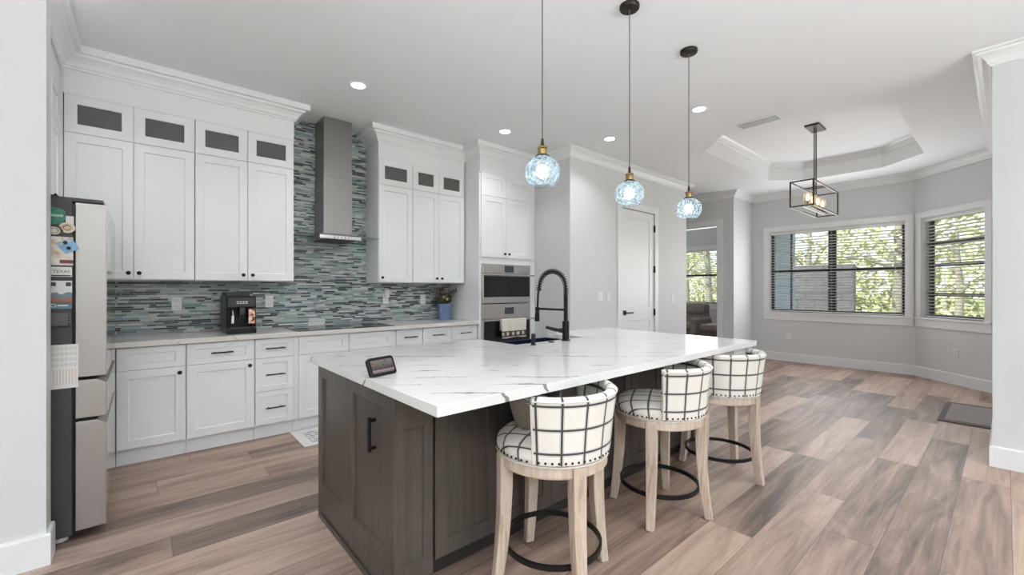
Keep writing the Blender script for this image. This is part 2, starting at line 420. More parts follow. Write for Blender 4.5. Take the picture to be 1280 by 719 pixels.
# ceiling with octagonal tray
TR = [(5.37, .69), (7.6, .69), (8.05, 1.16), (8.05, 2.12), (7.62, 2.50), (5.40, 2.50), (4.95, 2.08), (4.95, 1.12)]
TZ = 3.32
bm = bmesh.new()
outer = [bm.verts.new((x, y, CH)) for x, y in ((-3.2, -5.2), (11.2, -5.2), (11.2, 7.0), (-3.2, 7.0))]
inner = [bm.verts.new((x, y, CH)) for x, y in TR]
ed = [bm.edges.new((l[i], l[(i + 1) % len(l)])) for l in (outer, inner) for i in range(len(l))]
bmesh.ops.triangle_fill(bm, use_beauty=True, edges=ed)
topv = [bm.verts.new((x, y, TZ)) for x, y in TR]
for i in range(8): j = (i + 1) % 8; bm.faces.new([inner[i], inner[j], topv[j], topv[i]])
bm.faces.new(topv)
mb = MB(); mb.bm.free(); mb.bm = bm
st(mb.build('ceiling', M_ceil))
st(MB().box(-3.3, -5.3, 3.40, 11.3, 7.1, 3.5).build('roof', M_ceil))

# mouldings: profile (distance from wall, height), path keeps the room on its right
def sweep(name, path, prof, m=M_trim, closed=False, M=None):
    P = [Vector(p) for p in path]; n = len(P); b = MB(M); rings = []
    for i in range(n):
        a = (P[i] - P[i - 1]) if (i or closed) else None
        c = (P[(i + 1) % n] - P[i]) if (i < n - 1 or closed) else None
        d1 = (a or c).normalized(); d2 = (c or a).normalized()
        n1 = Vector((d1.y, -d1.x)); n2 = Vector((d2.y, -d2.x)); k = (n1 + n2)
        k = k / max(.2, (1 + n1.dot(n2)))
        rings.append([b.v(P[i].x + k.x * d, P[i].y + k.y * d, z) for d, z in prof])
    q = len(prof)
    for i in range(n if closed else n - 1):
        A, B = rings[i], rings[(i + 1) % n]
        for j in range(q): b.f([A[j], A[(j + 1) % q], B[(j + 1) % q], B[j]])
    if not closed: b.f(rings[0]); b.f(rings[-1][::-1])
    return st(b.build(name, m))
def crown(z, dr=.115, pr=.10):
    return [(0, z), (0, z - dr), (.012, z - dr), (.014, z - dr + .012), (.024, z - dr + .022), (.034, z - dr + .045), (.055, z - dr + .07), (.078, z - dr + .084), (.082, z - dr + .096), (pr, z - dr + .099), (pr, z)]
def crown_tall(z): return crown(z, .15, .115)
sweep('trim_1', [(-.45, 3.09), (-.45, 4.45), (1.094, 4.45), (1.094, 4.80)], crown_tall(CH), M_cab)
sweep('trim_2', [(1.933, 4.80), (1.933, 4.45), (3.07, 4.45), (3.07, 4.14), (PX, 4.14)], crown_tall(CH), M_cab)
sweep('trim_3', [(PX, 4.14), (PX, PY), (PR, PY), (PR, 6.6)], crown(CH))
AE = MA @ Vector((AL, 0, 0)); AEx = WX - (BY - .065)
sweep('trim_4', [(OX, 6.6), (OX, 3.166), (WX, 3.166), (WX, BY), (AEx, .065), (CX, .065), (CX, -2.2)], crown(CH))
sweep('trim_5', TR[::-1], crown(TZ, .085, .075), closed=True)
BB = [(0, 0), (.016, 0), (.016, .14), (.012, .15), (0, .15)]
sweep('baseboard_bay', [(OX, OY0 - .1), (OX, 3.166), (WX, 3.166), (WX, BY), (AEx, .065), (CX, .065), (CX, -2.2)], BB)
sweep('baseboard_pantry', [(PX, 4.2), (PX, PY), (DX0 - .11, PY)], BB)
sweep('baseboard_hall', [(DX1 + .11, PY), (PR, PY), (PR, 6.6)], BB)
sweep('baseboard_left', [(-3.0, 2.96), (-.345, 2.96), (-.345, 3.09)], BB)
sweep('baseboard_study', [(OX + T, 6.6), (HX, 6.6), (HX, 3.30)], BB)

# cased opening and pantry door casing
b = MB(); b.box(OX - .018, OY0 - .10, 0, OX, OY0, OZ + .10); b.box(OX - .018, OY0, OZ, OX, 4.85, OZ + .10); b.box(OX - .018, 4.75, 0, OX, 4.85, OZ)
b.box(OX, OY0, 0, OX + T, OY0 + .012, OZ); b.box(OX, OY0, OZ - .012, OX + T, 4.75, OZ)
st(b.build('trim_6', M_trim, bevel=.003))
b = MB(); b.box(DX0 - .10, PY - .018, 0, DX0 - .01, PY, DH + .10); b.box(DX1 + .01, PY - .018, 0, DX1 + .10, PY, DH + .10); b.box(DX0 - .01, PY - .018, DH + .01, DX1 + .01, PY, DH + .10)
st(b.build('trim_7', M_trim, bevel=.003))
d = st(MB().shaker(DX0, .01, DX1, .94, PY + .045, .04, .115, .01, rail=.10).shaker(DX0, .9405, DX1, DH, PY + .045, .04, .115, .01, rail=.105).build('door_1', M_trim, bevel=.0015))
for z in (.946, 1.60, 2.22):
    MB().box(DX1 - .004, PY - .012, z - .05, DX1 + .022, PY + .006, z + .05).cyl(DX1 + .009, PY - .012, z - .052, z + .052, .008, 10).build('hinge', M_black, d, bevel=.001)
hb = MB(); hb.box(DX0 + .05, PY - .006, .93, DX0 + .115, PY + .004, .995)
hb.tube([(DX0 + .0825, PY, .962), (DX0 + .0825, PY - .05, .962), (DX0 + .11, PY - .055, .962), (DX0 + .21, PY - .055, .962)], .010, 10)
hb.build('door_handle', M_black, d, bevel=.0015)
for nm, (x0, x1) in (('door_2', (-.95, 2.75)), ('door_3', (3.1, 4.4))):
    n = 3 if x1 - x0 > 3 else 2; fr = MB(); k = (x1 - x0) / n
    for i in range(n):
        a0 = x0 + i * k
        for q in ((a0, a0 + .06, 0, 2.4), (a0 + k - .06, a0 + k, 0, 2.4), (a0, a0 + k, 0, .08), (a0, a0 + k, 2.32, 2.4)): fr.box(q[0], -5.1, q[2], q[1], -5.04, q[3])
    d = st(fr.build(nm, M_outframe)); MB().box(x0 + .02, -5.075, .05, x1 - .02, -5.068, 2.35).build('glass', M_pane, d)
fr = MB()
for y in (-3.4, -1.95, -.5, .94): fr.box(-3.1, y, .55, -3.04, y + .06, 2.35)
fr.box(-3.1, -3.4, .55, -3.04, 1.0, .62); fr.box(-3.1, -3.4, 2.28, -3.04, 1.0, 2.35)
d = st(fr.build('window_4', M_outframe)); MB().box(-3.075, -3.38, .58, -3.068, .98, 2.32).build('glass', M_pane, d)

# ------------------------------------------------------------------ visible windows; local x along the wall (left to right seen from inside), +y outwards
def window(name, M, w, z0, z1, rails, mull, casing=.09, depth=.10):
    f = MB(M); fw = .05; y0, y1 = depth, depth + .045
    f.box(0, y0, z0, fw, y1, z1); f.box(w - fw, y0, z0, w, y1, z1); f.box(0, y0, z0, w, y1, z0 + fw); f.box(0, y0, z1 - fw, w, y1, z1)
    for zr in rails: f.box(0, y0 - .01, zr - .022, w, y1, zr + .022)
    for xm, hw in mull: f.box(xm - hw, y0 - .01, z0, xm + hw, y1, z1)
    o = st(f.build(name, M_outframe, bevel=.002))
    MB(M).box(.02, y0 + .02, z0 + .02, w - .02, y0 + .026, z1 - .02).build('glass', M_pane, o)
    c = MB(M); t = .018
    c.box(-casing, -t, z0 - .03, 0, 0, z1 + casing); c.box(w, -t, z0 - .03, w + casing, 0, z1 + casing); c.box(0, -t, z1, w, 0, z1 + casing)
    c.box(-casing, -t, z0 - .145, w + casing, 0, z0 - .03)
    c.build('window_casing', M_trim, o, bevel=.003)
    MB(M).box(-casing, -.035, z0 - .03, w + casing, 0, z0).box(0, 0, z0 - .012, w, depth, z0 + .002).build('window_sill', M_trim, o, bevel=.003)
    MB(M).box(-.001, 0, z0, .010, depth, z1).box(w - .010, 0, z0, w + .001, depth, z1).box(0, 0, z1 - .010, w, depth, z1 + .001).build('window_jamb', M_trim, o)
    return o
def blind(M, w, z0, z1, label, pitch=.0475, y=.052):
    loc = M @ Vector((w / 2, y, z0)); t = thing('window_blind', label, 'blind', loc)
    MB(M).box(.014, y - .03, z1 - .055, w - .014, y + .03, z1 - .012).build('headrail', M_blind, t, bevel=.002)
    s = MB(M); n = int((z1 - z0 - .11) / pitch)
    for i in range(n):
        z = z0 + .045 + i * pitch
        A = []
        for x in (.016, w - .016):
            A.append([s.v(x, y + q * .025, z + .0035 * (1 - q * q) - .004 * q) for q in (-1, -.5, 0, .5, 1)])
            A.append([s.v(x, y + q * .025, z + .0035 * (1 - q * q) - .004 * q + .0028) for q in (-1, -.5, 0, .5, 1)])
        for j in range(4):
            s.f([A[0][j], A[2][j], A[2][j + 1], A[0][j + 1]]); s.f([A[1][j], A[1][j + 1], A[3][j + 1], A[3][j]])
        s.f([A[0][0], A[1][0], A[3][0], A[2][0]]); s.f([A[0][4], A[2][4], A[3][4], A[1][4]])
    s.build('slats', M_blind, t, smooth=30)
    MB(M).box(.016, y - .025, z0 + .012, w - .016, y + .025, z0 + .026).build('bottom_rail', M_blind, t, bevel=.002)
    nc = max(2, round(w / .6))
    for k in range(nc):
        x = .12 + (w - .24) * k / (nc - 1)
        MB(M).tube([(x, y - .027, z0 + .02), (x, y - .027, z1 - .05)], .0012, 5).tube([(x, y + .027, z0 + .02), (x, y + .027, z1 - .05)], .0012, 5).build('ladder_cord', M_blind, t)
    return t
MW = Matrix.Translation((WX, WY1, 0)) @ Matrix.Rotation(R(-90), 4, 'Z')
ww = WY1 - WY0
window('window_1', MW, ww, WZ0, WZ1, [1.625], [(ww / 2, .055)])
blind(MW, ww, WZ0, WZ1, 'wide white slatted blind over the double window of the dining bay')
MAW = MA @ Matrix.Translation((AX0, 0, 0))
window('window_2', MAW, AX1 - AX0, WZ0, WZ1, [1.22, 1.645, 1.95], [], .085)
blind(MAW, AX1 - AX0, WZ0, WZ1, 'narrow white slatted blind in the angled window beside the right wall')
MH = Matrix.Translation((HX, HY1, 0)) @ Matrix.Rotation(R(-90), 4, 'Z')
window('window_3', MH, HY1 - HY0, HZ0, HZ1, [1.66], [])
blind(MH, HY1 - HY0, HZ0, HZ1, 'white slatted blind on the far study window seen through the opening')

# ------------------------------------------------------------------ kitchen: back wall
BYF = 4.21     # base carcass front, doors 2 cm proud
def pull(b, xc, y, z, ln=.10):
    b.tube([(xc - ln / 2 - .025, y - .03, z), (xc + ln / 2 + .025, y - .03, z)], .0055, 8)
    for q in (-1, 1): b.tube([(xc + q * ln / 2, y, z), (xc + q * ln / 2, y - .03, z)], .0055, 8)
    return b
def knob(parent, x, y, z, M=None):
    b = MB((M or Matrix()) @ Matrix.Translation((x, y, z)) @ Matrix.Rotation(R(90), 4, 'X'))
    b.lathe([(0, 0), (.006, 0), (.005, .012), (.010, .016), (.015, .020), (.015, .026), (.009, .030), (0, .031)], 14)
    return b.build('knob', M_black, parent, smooth=40)
def base_cab(label, x0, x1, fronts):
    t = thing('base_cabinet', label, 'cabinet', ((x0 + x1) / 2, 4.5, 0))
    MB().box(x0, BYF, .114, x1, 4.795, .874).build('carcass', M_cab, t, bevel=.001)
    MB().box(x0, 4.25, 0, x1, 4.27, .114).build('toe_kick', M_cab, t)
    for f in fronts:
        kind, a, c, z0, z1 = f[:5]; hd = f[5] if len(f) > 5 else None; g = .002
        small = z1 - z0 < .3
        o = MB().shaker(a + g, z0 + g, c - g, z1 - g, BYF, .02, .062 if c - a > .33 else .05, .009, rail=(.045 if small else .062)).build('drawer' if kind == 'dr' else ('false_front' if kind == 'ff' else 'door'), M_cab, t, bevel=.0012)
        if hd == 'pull': pull(MB(), (a + c) / 2, BYF - .02, (z0 + z1) / 2).build('pull', M_black, o, smooth=40)
        elif hd: knob(o, hd[0], BYF - .02, hd[1])
    return t
Z1, Z2, Z3 = .125, .702, .868
base_cab('white corner base cabinet running behind the refrigerator', -1.19, -.152, [('dr', -1.15, -.155, Z2, Z3), ('d', -1.15, -.155, Z1, Z2)])
base_cab('white base cabinet with plain drawer front and one knob, next to the refrigerator', -.148, .255, [('ff', -.145, .254, Z2, Z3), ('d', -.145, .254, Z1, Z2, (.215, .655))])
base_cab('white base cabinet with a pull drawer over one door, under the coffee machine', .257, .721, [('dr', .258, .72, Z2, Z3, 'pull'), ('d', .258, .72, Z1, Z2, (.683, .655))])
base_cab('white stack of three drawers with black bar pulls', .724, 1.028, [('dr', .725, 1.027, Z2, Z3, 'pull'), ('dr', .725, 1.027, .412, Z2, 'pull'), ('dr', .725, 1.027, Z1, .412, 'pull')])
base_cab('wide white base cabinet with plain fronts under the black cooktop', 1.03, 2.015, [('ff', 1.068, 1.521, Z2, Z3), ('ff', 1.522, 1.985, Z2, Z3), ('d', 1.068, 1.521, Z1, Z2, (1.485, .655)), ('d', 1.522, 1.985, Z1, Z2, (1.56, .655))])
base_cab('narrow white base cabinet with one drawer right of the cooktop', 2.017, 2.325, [('dr', 2.018, 2.324, Z2, Z3, 'pull'), ('d', 2.018, 2.324, Z1, Z2, (2.06, .655))])
base_cab('white base cabinet with two drawers beside the oven tower', 2.327, 3.066, [('dr', 2.328, 2.70, Z2, Z3, 'pull'), ('dr', 2.70, 3.06, Z2, Z3, 'pull'), ('d', 2.328, 2.70, Z1, Z2, (2.66, .655)), ('d', 2.70, 3.06, Z1, Z2, (2.74, .655))])
setp(MB().box(-1.195, 4.155, .875, 3.066, 4.79, .914).build('countertop', M_quartz2, bevel=.003), 'long pale quartz countertop along the tiled back wall', 'countertop')
b = MB().box(-1.19, 4.79, .9145, 3.068, 4.799, 1.369); b.box(1.096, 4.79, 1.369, 1.931, 4.799, 3.049)
setp(b.build('backsplash', M_tile), 'blue green and grey linear glass mosaic backsplash behind the counter and hood', 'backsplash')

UYF = 4.47; UZ0, UZS, UZT, UZR = 1.37, 2.443, 2.72, 2.905
def upper_cab(name, label, x0, x1, doors, yf=UYF, z0=UZ0, glass=True, yb=4.788, M=None, zs=UZS, lx=None):
    t = thing(name, label, 'cabinet', lx or ((x0 + x1) / 2, (yf + yb) / 2, z0))
    MB(M).box(x0, yf, z0, x1, yb, UZR).build('carcass', M_cab, t, bevel=.001)
    MB(M).box(x0 - .001, yf - .018, UZT + .002, x1 + .001, yf, UZR + .01).build('frieze', M_cab, t)
    for a, c, kx in doors:
        g = .0018
        o = MB(M).shaker(a + g, z0 + .008, c - g, zs - g, yf, .02, .062, .009).build('door', M_cab, t, bevel=.0012)
        if kx: knob(o, kx, yf - .02, z0 + .055, M)
        o = MB(M).shaker(a + g, zs + g, c - g, UZT, yf, .02, .067, .009, panel=not glass, rail=.065).build('glass_door' if glass else 'door', M_cab, t, bevel=.0012)
        if glass: MB(M).box(a + .06, yf - .008, zs + .06, c - .06, yf - .002, UZT - .06).build('pane', M_cabglass, o)
    return t
upper_cab('wall_cabinet', 'tall white wall cabinet pair in the left corner, nearest the refrigerator', -.435, .329, [(-.433, -.055, -.085), (-.055, .328, -.022)])
upper_cab('wall_cabinet', 'tall white wall cabinet pair left of the hood above the coffee machine', .331, 1.092, [(.332, .712, .677), (.712, 1.091, .748)])
upper_cab('wall_cabinet', 'narrow white single-door wall cabinet right of the hood', 1.935, 2.342, [(1.937, 2.341, 1.972)])
upper_cab('wall_cabinet', 'white wall cabinet pair above the plant, beside the oven tower', 2.344, 3.056, [(2.345, 2.686, 2.65), (2.686, 3.055, 2.722)])
# cabinet over the refrigerator, facing +x
MF = Matrix.Translation((-.45, 3.10, 0)) @ Matrix.Rotation(R(90), 4, 'Z')
upper_cab('wall_cabinet', 'white cabinet over the refrigerator with two rows of doors', 0, 1.345, [(.02, .47, None), (.47, .955, .92), (.955, 1.32, .99)], yf=.02, z0=1.85, glass=False, yb=.73, M=MF, lx=(-.8, 3.77, 1.85))
MB().box(-.47, 4.452, UZ0, -.437, 4.788, UZR).build('filler_panel', M_cab, [o for o in S.objects if o.name.startswith('wall_cabinet') and not o.parent][0])

# oven tower
t = thing('oven_tower', 'tall white cabinet tower holding the two steel wall ovens', 'cabinet', (3.53, 4.45, 0))
b = MB(); x0, x1, yf = 3.07, PX - .002, 4.16
for q in ((x0, yf, .114, 3.105, 4.788, UZR), (3.895, yf, .114, x1, 4.788, UZR), (3.105, yf, 1.612, 3.895, 4.788, UZR), (3.105, yf, .114, 3.895, 4.788, .42), (3.105, 4.7, .42, 3.895, 4.788, 1.612)): b.box(*q)
b.build('carcass', M_cab, t, bevel=.001)
MB().box(x0, 4.22, 0, x1, 4.24, .114).build('toe_kick', M_cab, t)
MB().box(x0, yf - .018, UZT + .002, x1, yf, UZR + .01).build('frieze', M_cab, t)
for a, c, kx in ((3.09, 3.485, 3.45), (3.485, 3.9, 3.52)):
    o = MB().shaker(a + .002, 1.69, c - .002, UZS - .002, yf, .02, .062, .009).build('door', M_cab, t, bevel=.0012); knob(o, kx, yf - .02, 1.74)
    MB().shaker(a + .002, UZS + .002, c - .002, UZT, yf, .02, .062, .009).build('door', M_cab, t, bevel=.0012)
o = MB().shaker(3.09, .12, 3.9, .40, yf, .02, .062, .009).build('drawer', M_cab, t, bevel=.0012); pull(MB(), 3.49, yf - .02, .26).build('pull', M_black, o)
M_disp = simple('dark_display', (.06, .065, .075), .2)
def oven(label, z0, z1, zc, gz):
    t = thing('wall_oven', label, 'oven', (3.5, 4.3, z0)); a, c = 3.112, 3.888; y = 4.158
    MB().box(a, 4.165, z0, c, 4.60, z1).build('body', M_steel, t)
    p = MB().box(a - .004, y - .028, zc, c + .004, y + .005, z1).build('control_panel', M_steel, t, bevel=.003)
    MB().box(3.45, y - .030, (zc + z1) / 2 - .042, 3.60, y - .027, (zc + z1) / 2 + .042).build('display', M_disp, p)
    d = MB().box(a - .004, y - .028, z0, c + .004, y + .005, zc - .004).build('door', M_steel, t, bevel=.003)
    MB().box(a + .012, y - .031, gz, c - .012, y - .027, zc - .035).build('glass', M_blackglass, d)
    h = MB(); h.tube([(a - .02, y - .075, zc - .02), (c + .02, y - .075, zc - .02)], .011, 12)
    for q in (a + .05, c - .05): h.tube([(q, y - .02, zc - .02), (q, y - .075, zc - .02)], .009, 10)
    h.build('handle', M_steel, d, smooth=40); return t
t1 = oven('steel microwave oven with green window reflection, upper of the two wall ovens', 1.125, 1.608, 1.495, 1.20)
t1['label'] = 'stainless wall oven at the top of the tower, without a towel'
oven('stainless wall oven at the bottom of the tower with a towel on its handle', .43, 1.115, .935, .50)
# towel draped over the lower handle
def towel_mat():
    t = NT('cream_towel'); p = t.sep(t.pos()); x, z = p[0], p[2]
    band = t.math('MULTIPLY', t.math('GREATER_THAN', z, .705), t.math('LESS_THAN', z, .775))
    fx = t.math('FRACT', t.math('DIVIDE', x, .085)); fz = t.math('DIVIDE', t.math('SUBTRACT', z, .715), .05)
    ins = t.math('MULTIPLY', t.math('LESS_THAN', t.math('ABSOLUTE', t.math('SUBTRACT', fx, .5)), .28), t.math('LESS_THAN', t.math('ABSOLUTE', t.math('SUBTRACT', fz, .5)), .42))
    c = t.mix(band, (.70, .65, .57), (.07, .06, .055)); c = t.mix(t.math('MULTIPLY', band, ins), c, (.58, .52, .44))
    t.set(color=c, rough=.9); t.bump(t.noise(t.pos(), 300, 2), .3, .001); return t.m
s = MB(); rows = []
yh, zh = 4.083, .915; prof = [(yh + .016, .78), (yh + .016, .90)] + [(yh + .015 * math.cos(R(a)), zh + .0145 * math.sin(R(a))) for a in (0, 45, 90, 135, 180)] + [(yh - .016, .88), (yh - .018, .80), (yh - .02, .74), (yh - .021, .69)]
for i in range(23):
    x = 3.345 + .418 * i / 22
    rows.append([s.v(x + .01 * math.sin(i * .5) * (k > 7), y - (.0 if k < 8 else .006 * math.sin(i * .85) + .004), z - .006 * math.sin(i * .4) * (k > 8)) for k, (y, z) in enumerate(prof)])
for i in range(22):
    for k in range(len(prof) - 1): s.f([rows[i][k], rows[i + 1][k], rows[i + 1][k + 1], rows[i][k + 1]])
o = s.build('hand_towel', towel_mat(), smooth=60); o.modifiers.new('thick', 'SOLIDIFY').thickness = .004
setp(o, 'cream towel with dark patterned hem hanging on the lower oven handle', 'towel')

# cooktop, hood
t = thing('cooktop', 'black glass cooktop set into the back counter under the hood', 'cooktop', (1.52, 4.45, .914))
MB().box(1.06, 4.19, .9143, 2.0, 4.70, .920).build('glass_top', M_blackglass, t, bevel=.002)
M_ring = simple('burner_print', (.09, .09, .09), .2)
for x, y, r in ((1.25, 4.56, .09), (1.25, 4.33, .075), (1.55, 4.45, .12), (1.82, 4.56, .075), (1.82, 4.33, .09)):
    MB().lathe([(r - .004, .9202), (r, .9202), (r, .9207), (r - .004, .9207)], 32, x, y, close=True).build('burner_ring', M_ring, t)
t = thing('range_hood', 'stainless chimney range hood with a glass canopy over the cooktop', 'hood', (1.52, 4.6, 1.79))
MB().box(1.375, 4.49, 1.835, 1.664, 4.789, 2.45).box(1.378, 4.493, 2.45, 1.661, 4.789, 3.045).build('chimney', M_steelv, t, bevel=.003)
hb = MB().box(1.30, 4.36, 1.795, 1.71, 4.789, 1.838).build('fan_box', M_steel, t, bevel=.006)
MB().box(1.35, 4.4, 1.790, 1.66, 4.74, 1.796).build('filter', M_darkpl, hb)
for i in range(5): MB(Matrix.Translation((1.44 + i * .035, 4.361, 1.816)) @ Matrix.Rotation(R(90), 4, 'X')).cyl(0, 0, 0, .003, .006, 10).build('button', M_darkpl, hb)
s = MB(); g = []
for i in range(17):
    u = -1 + i / 8; x = 1.507 + u * .405; zc = 1.842 - .012 * u * u; yf = 4.33 + .05 * u * u
    g.append([s.v(x, yf, zc), s.v(x, 4.788, zc), s.v(x, 4.788, zc + .006), s.v(x, yf, zc + .006)])
for A, B in zip(g, g[1:]):
    for k in range(4): j = (k + 1) % 4; s.f([A[k], A[j], B[j], B[k]])
s.f(g[0]); s.f(g[-1][::-1]); s.build('canopy', thin_glass('hood_glass', (.80, .86, .84), .06), t)

# coffee machine
t = thing('coffee_machine', 'black bean-to-cup coffee machine on the back counter', 'coffee machine', (.645, 4.5, .914))
x0, x1, yf, yb, zb = .535, .755, 4.30, 4.70, .9145; zt = zb + .345
b = MB(); b.box(x0, yf + .10, zb, x1, yb, zt - .02); b.box(x0, yf + .02, zt - .125, x1, yf + .12, zt - .02); b.box(x0, yf, zb, x1, yf + .12, zb + .05)
b.box(x0, yf + .02, zb + .05, x0 + .018, yf + .12, zt - .125); b.box(x1 - .018, yf + .02, zb + .05, x1, yf + .12, zt - .125)
b.build('body', M_blackpl, t, bevel=.008, seg=3)
MB().box(x0 + .01, yf + .13, zt - .022, x1 - .03, yb - .01, zt + .012).build('water_tank_lid', M_darkpl, t, bevel=.006)
MB().box(x0 + .008, yf + .008, zt - .115, x1 - .008, yf + .022, zt - .035).build('control_panel', M_darkpl, t, bevel=.004)
for i in range(4):
    MB().box(x0 + .072 + i * .022, yf + .005, zt - .086, x0 + .088 + i * .022, yf + .009, zt - .080).box(x0 + .072 + i * .022, yf + .005, zt - .074, x0 + .088 + i * .022, yf + .009, zt - .066).build('button', M_plate, t)
MB().box(x0 + .095, yf + .01, zt - .18, x0 + .135, yf + .10, zt - .12).cyl(x0 + .105, yf + .035, zt - .21, zt - .18, .008, 10).cyl(x0 + .125, yf + .035, zt - .21, zt - .18, .008, 10).build('spout', M_darkpl, t, bevel=.003)
MB().tube([(x0 + .05, yf + .05, zt - .13), (x0 + .048, yf + .03, zt - .18), (x0 + .045, yf + .025, zt - .23)], .006, 8).build('steam_wand', M_chrome, t, smooth=40)
MB().tube([(x0 + .047, yf + .027, zt - .19), (x0 + .044, yf + .022, zt - .255)], .010, 10).build('wand_sleeve', M_plate, t, smooth=40)
MB().box(x0 + .012, yf + .006, zb + .048, x1 - .012, yf + .115, zb + .056).build('drip_tray', M_darkpl, t)
def sticker():
    t = NT('coffee_sticker'); p = t.sep(t.obj()); n = t.noise(t.obj(), 45, 2)
    t.set(color=t.ramp(n, [(.38, (.10, .04, .02)), (.46, (.62, .22, .09)), (.55, (.75, .55, .38)), (.62, (.8, .75, .68))]), rough=.4); return t.m
MB().box(x1 - .058, yf + .010, zb + .085, x1 - .010, yf + .0195, zb + .215).build('sticker', sticker(), t)

# outlets on the splash, switches and sockets on walls
def outlet(label, M, kind='outlet', w=.07, h=.115, group=None):
    t = thing('wall_outlet' if kind == 'outlet' else 'light_switch', label, 'outlet' if kind == 'outlet' else 'light switch', M @ Vector((0, 0, 0)), group=group)
    MB(M).box(-w / 2, -.006, -h / 2, w / 2, 0, h / 2).build('cover_plate', M_plate, t, bevel=.002)
    if kind == 'outlet':
        for q in (-1, 1):
            s = MB(M).box(-.017, -.009, q * .026 - .016, .017, -.006, q * .026 + .016).build('socket', M_plate, t, bevel=.003)
            MB(M).box(-.009, -.0095, q * .026 - .005, -.007, -.0088, q * .026 + .007).box(.006, -.0095, q * .026 - .005, .008, -.0088, q * .026 + .007).build('slot', M_darkpl, s)
    else: MB(M).box(-.017, -.011, -.034, .017, -.006, .034).build('rocker', M_plate, t, bevel=.003)
    return t
Tn = lambda x, y, z, a=0: Matrix.Translation((x, y, z)) @ Matrix.Rotation(R(a), 4, 'Z')
outlet('white outlet on the mosaic left of the coffee machine', Tn(.226, 4.79, 1.17))
outlet('white outlet on the mosaic just right of the coffee machine', Tn(.95, 4.79, 1.175))
t = outlet('white outlet with a plug-in device on the mosaic right of the cooktop', Tn(2.168, 4.79, 1.185))
MB().box(2.145, 4.745, 1.20, 2.20, 4.782, 1.29).build('plug_in_freshener', M_plate, t, bevel=.008)
outlet('white outlet on the mosaic left of the blue plant pot', Tn(2.659, 4.79, 1.175))
outlet('white switch plate on the pantry wall left of the door', Tn(4.60, PY, 1.20), 'switch', .115)
outlet('slim white switch plate close to the pantry door casing', Tn(4.78, PY, 1.19), 'switch')
outlet('white switch plate on the pantry wall between door and opening', Tn(6.49, PY, 1.15), 'switch')
outlet('white outlet low on the wall under the wide bay window', Tn(WX, 2.56, .455, -90))
outlet('white outlet low on the angled bay wall', MA @ Matrix.Translation((.64, 0, .43)))

# plant
t = thing('potted_plant', 'blue faceted pot with green leaves and mauve flowers in the counter corner', 'plant', (2.875, 4.64, .914))
b = MB(); A = []
for r, z in ((.072, .9145), (.094, 1.115), (.086, 1.115), (.084, 1.095)): A.append([b.v(2.875 + r * math.cos(2 * PI * k / 6 + .35), 4.64 + r * math.sin(2 * PI * k / 6 + .35), z) for k in range(6)])
for P, Q in zip(A, A[1:]):
    for k in range(6): b.f([P[k], P[(k + 1) % 6], Q[(k + 1) % 6], Q[k]])
b.f(A[0][::-1]); b.f(A[-1]); pot = b.build('pot', simple('blue_glaze', (.15, .21, .36), .35, 0, .12, 10), t, bevel=.003)
def leaf(b, p, d, ln, w):
    d = Vector(d).normalized(); sd = d.cross(Vector((random.uniform(-1, 1), random.uniform(-1, 1), 1.2))).normalized(); p = Vector(p)
    n = d.cross(sd)
    a = [p, p + d * ln * .35 + sd * w, p + d * ln * .75 + sd * w * .7 - n * ln * .06, p + d * ln - n * ln * .12, p + d * ln * .75 - sd * w * .7 - n * ln * .06, p + d * ln * .35 - sd * w]
    vs = [b.v(*q) for q in a]; b.f(vs)
fol = MB(); stems = MB(); yel = MB(); M_mauve = simple('mauve_petals', (.20, .115, .125), .7, 0, .35, 60)
for i in range(58):
    a = random.uniform(0, 2 * PI); r = random.uniform(.01, .06); k = random.uniform(.25, 1)
    p0 = Vector((2.875 + r * math.cos(a), 4.64 + r * math.sin(a) * .8, 1.10)); out = Vector((math.cos(a) * .66 * k, math.sin(a) * .45 * k, 1)).normalized(); h = random.uniform(.08, .22)
    p1 = p0 + out * h; stems.tube([p0, p0 + out * h * .5, p1], .0022, 4)
    for q in range(7):
        f = random.uniform(.1, .75); leaf(fol, p0 + out * h * f, (random.uniform(-1, 1), random.uniform(-.8, .6), random.uniform(.1, 1)), random.uniform(.03, .055), .009)
    if i % 2 == 0:
        flo = MB()
        for q in range(7): flo.sphere(p1 + Vector((random.uniform(-.020, .020), random.uniform(-.016, .016), random.uniform(-.018, .022))), random.uniform(.008, .015), seg=6, rings=4)
        flo.build('flower_cluster', M_mauve, t, smooth=60)
fol.build('foliage', simple('leaf_green', (.06, .105, .028), .5, 0, .4, 40), t); stems.build('stems', simple('stem_green', (.09, .10, .035), .6), t)
M_yel = simple('yellow_petals', (.62, .52, .25), .7)
for q in ((2.83, 4.565, 1.20), (2.87, 4.555, 1.175)): MB().sphere(q, .017, seg=10, rings=6).build('yellow_flower', M_yel, t, smooth=60)

